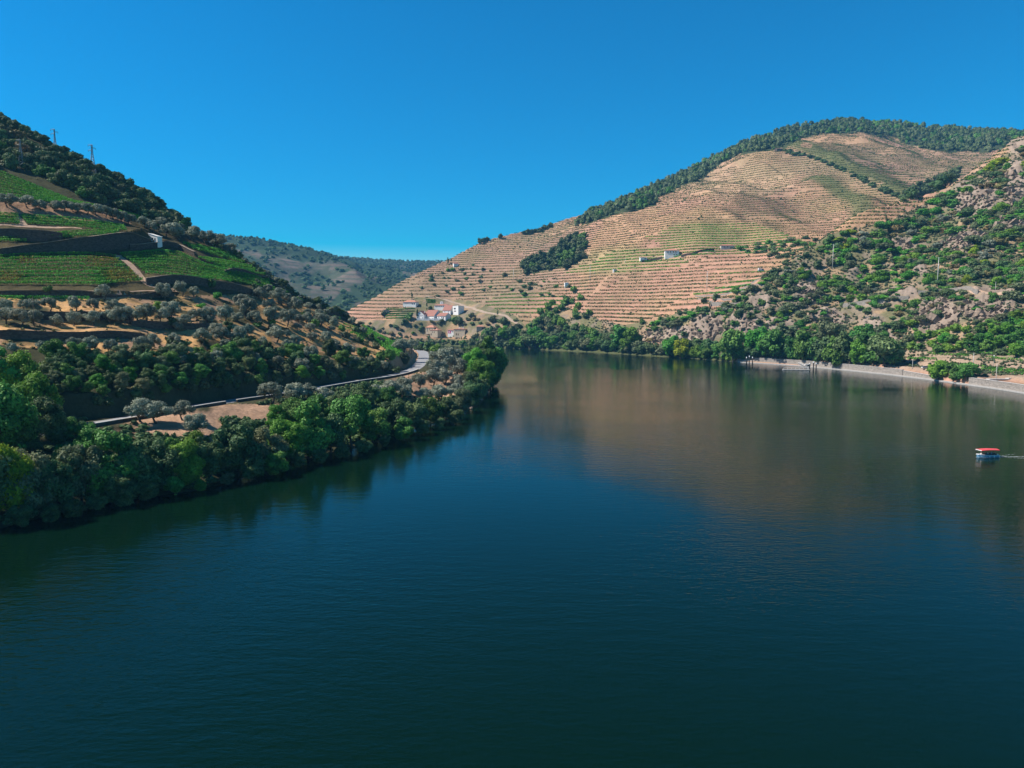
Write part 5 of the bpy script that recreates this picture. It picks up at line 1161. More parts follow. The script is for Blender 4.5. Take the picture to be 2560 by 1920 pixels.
# ------------------------------------------------------------------ buildings
def face_pt(face, w, d, x, z):
    if face == 'f': return (x, -d / 2 - .03, z), 0
    if face == 'b': return (x, d / 2 + .03, z), 0
    if face == 'l': return (-w / 2 - .03, x, z), 1
    return (w / 2 + .03, x, z), 1
def house(name, lab, cat, P, w, d, h, rz=0.0, roof='hip', rh=2.0, wm_='white', rm='tile', win=(), doors=(), chim=(), oh=.5, base=3.0, group=None):
    t = empty(name, P, rz); tag(t, lab, cat, group)
    b = MB(); b.box((0, 0, (h - base) / 2), (w, d, h + base))
    if roof == 'gable_x': b.add([[-w / 2, -d / 2, h], [-w / 2, d / 2, h], [-w / 2, 0, h + rh], [w / 2, -d / 2, h], [w / 2, d / 2, h], [w / 2, 0, h + rh]], [[0, 2, 1], [3, 4, 5]])
    if roof == 'gable_y': b.add([[-w / 2, -d / 2, h], [w / 2, -d / 2, h], [0, -d / 2, h + rh], [-w / 2, d / 2, h], [w / 2, d / 2, h], [0, d / 2, h + rh]], [[0, 1, 2], [3, 5, 4]])
    if roof == 'mono': b.add([[-w / 2, -d / 2, h], [-w / 2, d / 2, h], [-w / 2, d / 2, h + rh], [-w / 2, -d / 2, h + rh], [w / 2, -d / 2, h], [w / 2, d / 2, h]], [[0, 1, 2, 3]]); b.add([[-w / 2, -d / 2, h], [w / 2, -d / 2, h], [-w / 2, -d / 2, h + rh], [-w / 2, d / 2, h], [w / 2, d / 2, h], [-w / 2, d / 2, h + rh]], [[0, 1, 2], [3, 5, 4]])
    b.build('wall', M[wm_], t)
    W2, D2 = w / 2 + oh, d / 2 + oh; th = .22; b = MB(); e = h + .01
    if roof == 'hip':
        k = max(0, W2 - D2 * .95) if W2 > D2 else 0; ky = max(0, D2 - W2 * .95) if D2 >= W2 else 0
        V = [[-W2, -D2, e], [W2, -D2, e], [W2, D2, e], [-W2, D2, e], [-W2, -D2, e + th], [W2, -D2, e + th], [W2, D2, e + th], [-W2, D2, e + th], [-k, -ky, e + th + rh], [k, ky, e + th + rh]]
        b.add(V, [[0, 3, 2, 1], [0, 1, 5, 4], [1, 2, 6, 5], [2, 3, 7, 6], [3, 0, 4, 7]])
        if W2 > D2: b.add(V, [[4, 5, 9, 8], [6, 7, 8, 9]]); b.add(V, [[5, 6, 9], [7, 4, 8]])
        else: b.add(V, [[5, 6, 9, 8], [7, 4, 8, 9]]); b.add(V, [[4, 5, 8], [6, 7, 9]])
    elif roof == 'gable_x':
        s_ = rh / (d / 2)
        for sg in (-1, 1):
            V = [[-W2, sg * D2, e - oh * s_], [W2, sg * D2, e - oh * s_], [W2, 0, e + rh], [-W2, 0, e + rh]]; b.add(V + [[v[0], v[1], v[2] + th] for v in V], [[0, 1, 2, 3], [7, 6, 5, 4], [0, 4, 5, 1], [1, 5, 6, 2], [3, 2, 6, 7], [0, 3, 7, 4]])
    elif roof == 'gable_y':
        s_ = rh / (w / 2)
        for sg in (-1, 1):
            V = [[sg * W2, -D2, e - oh * s_], [sg * W2, D2, e - oh * s_], [0, D2, e + rh], [0, -D2, e + rh]]; b.add(V + [[v[0], v[1], v[2] + th] for v in V], [[0, 1, 2, 3], [7, 6, 5, 4], [0, 4, 5, 1], [1, 5, 6, 2], [3, 2, 6, 7], [0, 3, 7, 4]])
    elif roof == 'mono':
        V = [[-W2, -D2, e + rh], [W2, -D2, e], [W2, D2, e], [-W2, D2, e + rh]]; b.add(V + [[v[0], v[1], v[2] + th] for v in V], [[0, 3, 2, 1], [4, 5, 6, 7], [0, 1, 5, 4], [1, 2, 6, 5], [2, 3, 7, 6], [3, 0, 4, 7]])
    else:
        b.box((0, 0, h + .15), (w + .3, d + .3, .28)); b.box((0, 0, h + .45), (w * .3, d * .3, .3))
    ro = b.build('roof', M[rm], t)
    for (cx, cy, ch) in chim:
        b = MB(); b.box((cx, cy, h + ch / 2 + .5), (.9, .9, ch + 1)); b.box((cx, cy, h + ch + 1.06), (1.2, 1.2, .12)); b.build('chimney', M['white'], ro)
    for (fc, x, z, ww, wh) in win:
        p, ax = face_pt(fc, w, d, x, z); b = MB(); b.box(p, (ww, .06, wh) if ax == 0 else (.06, ww, wh)); fr_ = b.build('window', M['glass'], t)
        b = MB(); q = list(p); 
        b.box((p[0], p[1] - (.06 if ax == 0 else 0), z - wh / 2 - .08), (ww + .2, .16, .1) if ax == 0 else (.16, ww + .2, .1)); b.build('sill', M['cap'], fr_)
    for (fc, x, ww, wh) in doors:
        p, ax = face_pt(fc, w, d, x, wh / 2); b = MB(); b.box(p, (ww, .08, wh) if ax == 0 else (.08, ww, wh)); b.build('door', M['wood'], t)
    return t
def rp(u, v): return LR.hit(u, v)
m1 = 1020 / F * 0.1085       # metres per pixel of the enlarged winery view
def Z(zx, zy): return 1000 + .1085 * zx, 720 + .1085 * zy
def wrow(fc, xs, z, ww, wh): return [(fc, x, z, ww, wh) for x in xs]
g_ = 'buildings of the white winery'
PW = rp(*Z(640, 722)); zW = PW[2]; DW = PW[1]
def wp(zx, back, up=0.0):     # point on the winery platform
    u, v = Z(zx, 700); s = ray(u, v)[0]; D = DW + back; return np.array([s * D, D, zW + up])
house('winery_chalet', 'white gabled chalet at the left end of the winery', 'house', wp(505, 6), 11.5, 11, 7.0, -0.35, 'gable_y', 5.0, win=wrow('f', (-3, 0, 3), 5.2, .9, 1.3) + wrow('f', (-1, 1), 8.5, .8, 1.2) + wrow('f', (-4, 4), 2, 1, 1.6), chim=[(3, 3, 3.5)], group=g_)
house('winery_wing', 'low orange roofed wing behind the white chalet', 'house', wp(660, 16, 2), 12, 9, 5.2, 0.1, 'gable_x', 3.4, rm='tile_o', win=wrow('f', (-3, 0, 3), 3.5, .9, 1.2), group=g_)
house('winery_hall', 'long white wine hall with the biggest red roof', 'winery', wp(765, 11), 17.5, 20, 4.6, -0.55, 'gable_x', 8.6, win=[('f', -6, 2.2, 1.2, 1.6), ('f', 6, 1.6, 1, 1)], doors=[('f', 0, 2.2, 2.6)], group=g_)
house('winery_hall', 'smaller white wine hall with a red roof right of the biggest roof', 'winery', rp(*Z(1010, 706)), 15.5, 13, 3.8, -0.55, 'gable_x', 4.2, win=[('f', -4, 1.7, 1.6, 1.2), ('f', 1, 1.7, 1.6, 1.2)], doors=[('f', 4, 2, 2.4)], group=g_)
house('winery_hall', 'upper red roofed hall touching the modern white block', 'winery', rp(*Z(1130, 585)), 13.5, 13, 4.6, -0.5, 'gable_x', 7.0, win=wrow('f', (-3, 3), 2.4, 1, 1), group=g_)
house('modern_block', 'flat roofed modern white block with dark strip windows', 'building', rp(*Z(1345, 580)), 11.5, 11.5, 10.2, -0.72, 'flat', .3, rm='white', win=[('l', -2.5, 6.5, 2.8, 3.6), ('f', -1.5, 6.6, 3.8, 2.0), ('f', -1, 3.0, 4.5, 1.2), ('l', 3, 6, 1, 1)], group=g_)
house('winery_building', 'long white upper building with a row of windows behind the red roofs', 'building', rp(*Z(975, 492)), 22, 9, 5.6, -0.3, 'hip', 2.0, win=wrow('f', (-8, -5, -2, 1, 3.5, 6, 8.5), 4.2, 1.2, 1.6), group=g_)
house('water_tower', 'small square white tower above the winery roofs', 'tower', rp(*Z(966, 475)), 4, 4, 10.3, -.3, 'flat', .3, rm='white', win=[('f', 0, 8.5, 1, 1)], group=g_)
b = MB(); b.box((0, 0, -1.5), (40, 6, 3.4)); b.box((0, -2.6, .9), (40, .35, 1.0)); o = b.build('winery_terrace', M['white']); o.rotation_euler = (0, 0, -.12); o.location = tuple(wp(710, -1.5)); tag(o, 'long white parapet terrace in front of the winery', 'terrace')
house('hillside_villa', 'white villa with a bright orange hipped roof under a cypress', 'villa', rp(*Z(250, 400)), 21, 10, 4.6, -0.3, 'hip', 3.0, rm='tile_o', win=wrow('f', (-9, -7, -5, -3, -1, 1, 3), 3.0, .9, 1.5) + wrow('f', (5, 8), 2.4, 2, 1.6), chim=[(4, 0, 2.5)])
house('ridge_cottage', 'tiny white cottage among bushes beside the twin cypresses', 'cottage', rp(1139, 665), 8, 6, 4, 0.3, 'gable_x', 2, win=[('f', 0, 2, 1, 1)])
house('riverside_house', 'stone riverside house with the higher orange hipped roof', 'house', rp(*Z(730, 1010)), 13.5, 10, 6.0, -0.45, 'hip', 3.2, 'cream', 'tile_o', win=wrow('f', (-4, 0, 4), 4, 1.4, 1.2) + wrow('f', (-4, 4), 1.5, 1.2, 1.2), group='riverside houses')
house('riverside_house', 'stone riverside house with the lower orange roof at the water', 'house', rp(*Z(825, 1088)), 13, 10, 7.0, -0.5, 'hip', 2.8, 'cream', 'tile_o', win=wrow('f', (-2, 1), 4.6, 1, 1.5), doors=[('f', -4.4, 1.6, 2.8)], group='riverside houses')
tH = house('riverside_warehouse', 'long stone riverside building with small upper windows', 'warehouse', rp(*Z(1400, 1090)), 17, 9, 8.2, -0.4, 'hip', 1.2, 'cream', 'tile', win=wrow('f', (-6, -4, -2, 0, 2, 4, 6), 6.4, .9, 1.0), doors=[('f', -4.4, 1.6, 3), ('f', -1.5, 1.2, 2.6)], chim=[(-2, 0, 2.2), (4, 0, 1.8)], group='riverside houses')
tP = house('boathouse', 'small white riverside building with a magenta panel', 'building', rp(*Z(1195, 1080)), 9, 7, 6.4, -0.4, 'gable_x', 1.0, 'white', 'tile', win=[('f', 3, 4.4, 1, 1)], group='riverside houses')
b = MB(); b.box((-1.6, -3.56, 3.8), (4.4, .12, 3.2)); pn = b.build('sign_panel', M['pink'], tP); b = MB(); b.box((-2.0, -3.65, 4.1), (1.6, .06, 1.2)); b.box((-.8, -3.65, 3.4), (1.2, .06, .5)); b.build('panel_mark', M['white'], pn)
house('garden_shed', 'small orange roofed shed right of the stone riverside building', 'shed', rp(*Z(1850, 950)), 11, 7, 3.4, 0.1, 'hip', 2.0, 'cream', 'tile_o', doors=[('f', 3, 2.6, 2.4)], group='riverside houses')
house('boat_shed', 'low dark ruin left of the winery in the vine plots', 'ruin', rp(966, 782), 9, 6, 4, 0.2, 'mono', .6, 'cream', 'wood', doors=[('f', -2, 1.6, 2), ('f', 2, 1.6, 2)])
Pq = rp(1679, 642); kq = Pq[1] / F
house('farmhouse', 'square white house with a red roof alone on the terraces', 'farmhouse', Pq, 34 * kq, 22 * kq, 14.5 * kq, -0.12, 'hip', 4.5 * kq, rm='tile_o', win=wrow('f', (-10 * kq, -4 * kq, 3 * kq, 9 * kq), 11 * kq, 2.4 * kq, 3 * kq) + wrow('f', (5 * kq, 11 * kq), 4.5 * kq, 2.2 * kq, 2.6 * kq) + [('l', 0, 9 * kq, 2 * kq, 2.5 * kq)], oh=.8)
Pq = rp(1817, 623); kq = Pq[1] / F
house('stone_house', 'low stone house with a pale pink roof at the end of the ramp wall', 'house', Pq, 32 * kq, 16 * kq, 8.5 * kq, -0.05, 'hip', 3.0 * kq, 'concrete', 'tile_o', win=wrow('f', (-8 * kq, 0), 5 * kq, 2 * kq, 2.4 * kq), doors=[('f', 8 * kq, 2 * kq, 5 * kq)])
house('white_shed', 'small plain white shed on the terrace edge', 'shed', rp(1416, 717), 5.2, 5, 5.4, 0.1, 'flat', .3, rm='white', doors=[('f', 1, 1.2, 2.2)])
house('white_shed', 'tiny white hut left of the farm track', 'shed', rp(1536, 679), 3.6, 3, 2.8, 0.1, 'mono', .5, rm='cap', doors=[('f', .5, .9, 2)])
house('white_shed', 'long low white shed below the farm track', 'shed', rp(1608, 649), 9, 5, 2.4, 0.1, 'mono', .4, rm='white', doors=[('f', 2, 1.4, 2)])
house('hilltop_ruin', 'small dark roofed house at the edge of the hilltop wood', 'house', rp(1947, 378), 13, 9, 3.6, 0.2, 'gable_x', 2.2, 'wall_dark', 'wood', win=wrow('f', (-3, 3), 2.5, 1.5, 1.5), chim=[])
Pf = LL.hit(389, 604); kf = Pf[1] / F
house('farmhouse', 'small white farmhouse at the end of the tall dark retaining wall', 'farmhouse', Pf - [0, 0, .3], 25 * kf, 16 * kf, 12.5 * kf, -0.25, 'mono', 8 * kf, rm='white', win=[('f', -2 * kf, 8 * kf, 3 * kf, 4.5 * kf), ('f', 5 * kf, 6.5 * kf, 3 * kf, 4.5 * kf)], doors=[('f', 1.5 * kf, 3 * kf, 4 * kf)], oh=.2)
# ------------------------------------------------------------------ vehicles
def car(P, rz, lab, body='white', van=False, cat='car', name='parked_car'):
    t = empty(name, P, rz); tag(t, lab, cat, 'vehicles on the far bank'); L_, w_, hb = (4.3, 1.75, .75) if not van else (6.2, 2.2, 1.0)
    b = MB(); b.poly_prism([(-L_ / 2, -w_ / 2), (L_ / 2 - .3, -w_ / 2), (L_ / 2, -w_ / 2 + .3), (L_ / 2, w_ / 2 - .3), (L_ / 2 - .3, w_ / 2), (-L_ / 2, w_ / 2)], .3, .3 + hb); b.build('body', M[body], t)
    c0, c1, hc = (-1.5, 1.0, .6) if not van else (1.1, 2.7, 1.2)
    b = MB(); z0 = .3 + hb + .002; b.add([[c0, -w_ / 2 + .1, z0], [c1 + .5, -w_ / 2 + .1, z0], [c1 + .5, w_ / 2 - .1, z0], [c0, w_ / 2 - .1, z0], [c0 + .3, -w_ / 2 + .25, z0 + hc], [c1, -w_ / 2 + .25, z0 + hc], [c1, w_ / 2 - .25, z0 + hc], [c0 + .3, w_ / 2 - .25, z0 + hc]], [[0, 1, 5, 4], [1, 2, 6, 5], [2, 3, 7, 6], [3, 0, 4, 7], [4, 5, 6, 7]]); b.build('cabin', M['glass'], t)
    b = MB(); b.box(((c0 + c1 + .3) / 2, 0, z0 + hc + .04), (c1 - c0 - .3, w_ - .5, .06)); b.build('roof', M[body], t)
    if van: b = MB(); b.box((-1.1, 0, 1.33 + 1.0), (3.7, 2.2, 2.0)); b.build('cargo_box', M['white'], t)
    for x in (-L_ * .3, L_ * .3):
        for sgn in (-1, 1):
            b = MB(); b.tube([[x, sgn * (w_ / 2 - .12), .32], [x, sgn * (w_ / 2 + .06), .32]], .32, 12); b.build('wheel', M['black'], t)
car(rp(1614, 862) + [0, 0, .2], 0.1, 'white car parked on the riverside road behind the trees'); car(rp(1005, 812) + [0, 0, .2], .3, 'small grey car parked left of the winery', 'metal')
car(rp(1902, 678) + [0, 0, .2], 0.0, 'white truck with a dark cab parked among the terraces', 'blue', True, 'truck', 'parked_truck'); car(rp(2312, 0 + 922) + [0, 0, .2], .1, 'pale car on the quay near the ramp wall', 'cap')
# ------------------------------------------------------------------ landing stage
Pd = on_plane(1990, 925, 0.0)
t = empty('floating_dock', Pd, -0.18); tag(t, 'low white floating dock moored below the promenade trees', 'dock')
b = MB(); b.box((0, 0, .35), (19, 3.0, .35)); b.build('deck', M['cap'], t)
for k in range(6): b = MB(); b.tube([[-8 + 3.2 * k, -1.2, .02], [-8 + 3.2 * k, 1.2, .02]], .32, 8); b.build('float', M['black'], t)
for k in range(7): b = MB(); b.tube([[-8.5 + 2.8 * k, 1.35, .5], [-8.5 + 2.8 * k, 1.35, 1.6]], .06, 5); b.build('railing_post', M['white'], t)
b = MB(); b.tube([[-8.5, 1.35, 1.6], [8.5, 1.35, 1.6]], .06, 5); b.build('handrail', M['white'], t)
t = empty('gangway', Pd + [8, 4.5, 0], 0.5); tag(t, 'sloping gangway from the quay down to the floating dock', 'gangway')
b = MB(); b.add([[-1, -5, .6], [1, -5, .6], [1, 5, 4.2], [-1, 5, 4.2], [-1, -5, .45], [1, -5, .45], [1, 5, 4.0], [-1, 5, 4.0]], [[0, 1, 2, 3], [7, 6, 5, 4], [0, 4, 5, 1], [1, 5, 6, 2], [2, 6, 7, 3], [3, 7, 4, 0]]); b.build('ramp', M['metal'], t)
for sx in (-1, 1): b = MB(); b.tube([[sx, -5, 1.6], [sx, 5, 5.2]], .07, 5); b.build('handrail', M['white'], t)
for (u, v, hp, lab) in [(1866, 914, 22, 'left mooring post at the landing'), (1873, 913, 24, 'middle mooring post at the landing'), (1881, 912, 20, 'right mooring post at the landing'), (2033, 926, 22, 'mooring post left of the gangway end'), (2040, 927, 20, 'mooring post right of the gangway end'), (2024, 925, 18, 'mooring post beside the end of the dock')]:
    P = on_plane(u, v, 0.0); h = hp * P[1] / F; t = empty('mooring_post', P - [0, 0, 1]); tag(t, 'dark round ' + lab, 'mooring post', 'mooring posts of the landing')
    b = MB(); b.tube([[0, 0, 0], [0, 0, h * .85 + 1]], .38, 10); b.build('post', M['black'], t, True); b = MB(); b.tube([[0, 0, h * .85 + 1.002], [0, 0, h + 1]], [.42, .34], 10); b.build('cap', M['white'], t)
Ph = on_plane(2022, 921, 0.0) + [0, 2.5, 0]
t = empty('ticket_hut', Ph, -.1); tag(t, 'small dark landing hut with a white roof beside the dock', 'hut'); b = MB(); b.box((0, 0, 1.6), (3.4, 2.4, 2.4)); b.build('wall', M['wood'], t); b = MB(); b.box((0, 0, 2.95), (4.2, 3.2, .28)); b.build('roof', M['white'], t); b = MB(); b.box((-.8, -1.24, 1.3), (.8, .06, 1.8)); b.build('door', M['glass'], t)
P = LR.hit(2375, 953); t = empty('flagpole', P); h = 33 * P[1] / F; tag(t, 'white flagpole with a limp red and white windsock at the waterside', 'flagpole')
b = MB(); b.tube([[0, 0, 0], [0, 0, h]], [.12, .08], 8); b.build('pole', M['white'], t, True)
b = MB(); b.tube([[0, 0, h], [.7, 0, h - .1], [1.2, 0, h - .9]], [.4, .45, .42], 8); s1 = b.build('windsock', M['redc'], t, True); b = MB(); b.tube([[1.21, 0, h - .92], [1.35, 0, h - 1.8]], [.41, .3], 8); b.build('sock_end', M['white'], s1, True)
P = LR.hit(2433, 915); t = empty('lamp_post', P + [6, -10, 0]); tag(t, 'lamp post with a round white lamp in front of the twin quay trees', 'lamp post'); b = MB(); b.tube([[0, 0, -1], [0, 0, 6.5]], [.1, .07], 8); b.build('pole', M['metal'], t); b = MB(); b.add(SPH[0] * .4 + [0, 0, 6.9], SPH[1]); b.add(SPH[0] * .4 + [0, 0, 6.9], SPH[2]); b.build('lamp', M['white'], t, True)
P = LR.hit(2420, 952) if False else LR.hit(2500, 950)
b = MB(); b.box((0, 0, .5), (14, 3, .5)); b.box((5.5, 0, 1.0), (3, 2.6, .5)); o = b.build('quay_bench_block', M['cap']); o.location = tuple(P); tag(o, 'long white low block on the quay by the pale post', 'bench')
# broken retaining wall remnants on the rocky slope
P = LR.hit(2190, 797); b = MB()
for i in range(9): b.box((-8 + i * 1.9, -abs(i - 3) * .2, .7 + .12 * (i % 2)), (1.85, .7, 2.0 + .2 * (i % 3)))
o = b.build('parapet_ruin', M['cap'], smooth=False); o.location = tuple(P); tag(o, 'curved white parapet remnant on the rocky slope', 'parapet')

# ------------------------------------------------------------------ tour boat
Pb = on_plane(2467, 1143, 0.0); RZ = math.pi + 0.10
t = empty('tour_boat', Pb, RZ); tag(t, 'small blue tour boat with a red canopy and seated passengers', 'boat')
L_ = 6.3; n = 13; secs = []
for i in range(n):
    q = i / (n - 1); x = -L_ / 2 + L_ * q; bw = 1.05 * (1 - max(0, (q - .55) / .45) ** 2.2) * (0.85 + .15 * min(1, q * 4)); sh_ = .62 + .38 * q ** 2.5
    bw = max(bw, .03); secs.append([(x - (.25 * (1 - q) * 0), -bw, sh_), (x, -bw * .92, .25), (x, -bw * .55, -.25), (x, bw * .55, -.25), (x, bw * .92, .25), (x, bw, sh_), (x, bw * .86, sh_), (x, bw * .8, .12), (x, -bw * .8, .12), (x, -bw * .86, sh_)])
V = [list(p) for s_ in secs for p in s_]; k = 10
f = [[i * k + j, (i + 1) * k + j, (i + 1) * k + (j + 1) % k, i * k + (j + 1) % k] for i in range(n - 1) for j in range(k)]
b = MB(); b.add(V, f); b.add(V, [[0, 1, 8, 9], [1, 2, 3, 4], [4, 5, 6, 7], [1, 4, 7, 8]]); b.build('hull', M['blue'], t, False)
b = MB(); b.tube([[-L_ / 2, -1.0, .64]] + [[s_[0][0], s_[0][1] * 1.02, s_[0][2] + .03] for s_ in secs[::2]], .075, 6); b.tube([[s_[5][0], s_[5][1] * 1.02, s_[5][2] + .03] for s_ in secs[::2]], .075, 6); b.build('gunwale', M['white'], t)
b = MB(); b.box((2.45, 0, .86), (1.2, .9, .12)); b.build('foredeck', M['white'], t)
nx, ny = 8, 5; V = []
for i in range(nx + 1):
    for j in range(ny + 1):
        q = i / nx; r = j / ny * 2 - 1; x = -2.9 + 5.5 * q; V.append([x, r * 1.25, 2.18 + .22 * (1 - r * r) + .12 * math.sin(q * math.pi)])
nv = len(V); V2 = V + [[a, c, d - .1] for a, c, d in V]; f = []
for i in range(nx):
    for j in range(ny): a = i * (ny + 1) + j; f += [[a, a + ny + 1, a + ny + 2, a + 1], [nv + a, nv + a + 1, nv + a + ny + 2, nv + a + ny + 1]]
for i in range(nx): a = i * (ny + 1); f += [[a, nv + a, nv + a + ny + 1, a + ny + 1]]; a += ny; f += [[a, a + ny + 1, nv + a + ny + 1, nv + a]]
for j in range(ny): f += [[j, j + 1, nv + j + 1, nv + j]]; a = nx * (ny + 1) + j; f += [[a, nv + a, nv + a + 1, a + 1]]
b = MB(); b.add(V2, f); cn = b.build('canopy', M['redc'], t)
b = MB(); b.box((2.62, 0, 2.12), (.06, 2.3, .16)); b.build('canopy_trim', M['white'], cn)
for x in (-2.7, -.9, .9, 2.4):
    for sgn in (-1, 1): b = MB(); b.tube([[x, sgn * .98, .6], [x, sgn * 1.12, 2.2]], .035, 5); b.build('canopy_post', M['black'], t)
for x in (-2.9, -1.3, .1): b = MB(); b.tube([[x, 1.13, .6], [x, 1.18, .45], [x, 1.2, .1], [x, 1.18, 0.02]], [.05, .12, .14, .06], 8); b.build('fender', M['white'], t, True)
for x in (-1.8, -.6, .6): b = MB(); b.box((x, 0, .42), (.4, 1.5, .1)); b.build('bench', M['wood'], t)
b = MB(); b.box((-3.35, 0, .55), (.35, .35, .6)); b.box((-3.4, 0, .0), (.15, .15, .8)); b.build('outboard_motor', M['white'], t)
def skin(name, J, E, rad, mk, parent, sub=1):
    me = bpy.data.meshes.new(name); me.from_pydata([tuple(p) for p in J], E, []); me.materials.append(M[mk]); o = link(name, me, parent)
    md = o.modifiers.new('skin', 'SKIN'); me.skin_vertices[0].data[0].use_root = True
    for i, r in enumerate(rad): me.skin_vertices[0].data[i].radius = (r, r)
    md.use_smooth_shade = True; o.modifiers.new('sub', 'SUBSURF').levels = sub; o.modifiers['sub'].render_levels = sub; return o
def seated(loc, rz, shirt, lab, grp='passengers in the boat'):
    p = empty('person', loc, rz); tag(p, lab, 'person', grp)
    J = [(0, 0, .08), (0, 0, .3), (.02, 0, .5), (.03, 0, .6), (.05, 0, .72), (.06, 0, .8), (0, .1, .08), (.42, .11, .1), (.44, .11, -.3), (.56, .11, -.36), (0, -.1, .08), (.42, -.11, .1), (.44, -.11, -.3), (.56, -.11, -.36),
         (0, .2, .5), (.06, .24, .26), (.28, .16, .18), (.36, .13, .17), (0, -.2, .5), (.06, -.24, .26), (.28, -.16, .18), (.36, -.13, .17)]
    E = [(0, 1), (1, 2), (2, 3), (3, 4), (4, 5), (0, 6), (6, 7), (7, 8), (8, 9), (0, 10), (10, 11), (11, 12), (12, 13), (2, 14), (14, 15), (15, 16), (16, 17), (2, 18), (18, 19), (19, 20), (20, 21)]
    skin('body', J, E, [.14, .12, .13, .055, .09, .08, .09, .065, .045, .035, .09, .065, .045, .035, .06, .045, .035, .03, .06, .045, .035, .03], 'skin', p)
    skin('shirt', [J[1], J[2], (.02, 0, .55), (0, 0, .12), J[14], (.05, .235, .33), J[18], (.05, -.235, .33)], [(0, 1), (1, 2), (0, 3), (1, 4), (4, 5), (1, 6), (6, 7)], [.15, .16, .08, .16, .08, .065, .08, .065], shirt, p)
    skin('trousers', [(0, 0, .1), (0, .1, .08), (.4, .11, .1), (.43, .11, -.2), (0, -.1, .08), (.4, -.11, .1), (.43, -.11, -.2)], [(0, 1), (1, 2), (2, 3), (0, 4), (4, 5), (5, 6)], [.155, .11, .085, .06, .11, .085, .06], 'cloth_d', p)
    b = MB(); V = SPH[0] * [.105, .1, .1] + [.035, 0, .80]; b.add(V, SPH[1]); b.add(V, SPH[2]); b.build('hair', M['black'], p, True)
Mx = Matrix.Rotation(RZ, 3, 'Z')
for (x, y, sh_, lab) in [(2.0, .25, 'cloth_w', 'person in a white shirt sitting at the bow of the boat'), (.7, .4, 'cloth_d', 'passenger in dark clothes on the front bench of the boat'), (.65, -.4, 'redc', 'passenger in a red top on the far side of the boat'), (-.5, .4, 'cloth_d', 'dark clothed passenger on the middle bench of the boat'), (-.55, -.4, 'cloth_w', 'passenger in a pale shirt on the far middle bench'), (-1.7, .35, 'cloth_d', 'dark clothed passenger on the rear bench near side'), (-1.75, -.4, 'blue', 'passenger in a blue top on the rear bench far side'), (-2.5, 0, 'cloth_d', 'dark clothed helmsman at the stern of the boat')]:
    q = Mx @ Vector((x, y, .72)); seated((Pb[0] + q.x, Pb[1] + q.y, Pb[2] + q.z), RZ + (0 if x < 2 else math.pi), sh_, lab)
# wake
rw = np.random.default_rng(4); b = []
st = Mx @ Vector((-3.3, 0, 0)); n = 420; q = rw.uniform(0, 1, n) ** 1.6; x = -3.3 - 9 * q; y = rw.normal(0, .10 + .30 * q) + .9 * q * q; arm = rw.uniform(size=n) < .45; y = np.where(arm, np.sign(rw.uniform(-1, 1, n)) * (.5 + 3.2 * q) + rw.normal(0, .12, n), y)
x2 = rw.uniform(-3.2, 3.3, 220); sd2 = np.sign(rw.uniform(-1, 1, 220)); y2 = sd2 * (1.02 * (1 - np.clip((x2 - .3) / 3.1, 0, 1) ** 2.2) + .12 + rw.uniform(0, .12, 220)); x = np.concatenate([x, x2]); y = np.concatenate([y, y2])
c, s_ = math.cos(RZ), math.sin(RZ); sz = rw.uniform(.04, .16, len(x)) * np.concatenate([1 - .6 * q, np.full(220, .8)])
V = []
for dx, dy in ((-1, -.6), (1, -.5), (1.2, .5), (-.8, .6)):
    xx, yy = x + dx * sz * 1.6, y + dy * sz; V.append(np.stack([Pb[0] + xx * c - yy * s_, Pb[1] + xx * s_ + yy * c, np.full(len(x), .03)], 1))
V = np.stack(V, 1).reshape(-1, 3); o = link('boat_wake', mesh_np('boat_wake', V, np.arange(len(V)).reshape(-1, 4), M['foam'])); tag(o, 'thin white foam trail behind the tour boat', kind='stuff')
# shore rocks at the tip of the peninsula and along the far bank
rr_ = np.random.default_rng(12)
def boulder(P, r, lab, grp):
    V, fq, ft = SPH; V = V * (r * (1 + .25 * rr_.normal(size=(len(V), 1)))) * [1.2, .9, .7]; o = link('boulder', mesh_np('boulder', V, [fq, ft], M['rock'])); o.location = tuple(P); o.rotation_euler = (0, 0, float(rr_.uniform(0, 6))); tag(o, lab, 'boulder', grp)
for i, u in enumerate([1178, 1190, 1199, 1208, 1214, 1160]):
    P = on_plane(u, [1022, 1008, 1000, 990, 982, 1034][i], 0); boulder(P, float(rr_.uniform(.8, 1.6)), 'pale boulder at the waterline of the peninsula, ' + ['second from the left', 'third from the left', 'fourth from the left', 'fifth from the left', 'rightmost', 'leftmost'][i], 'boulders at the peninsula tip')

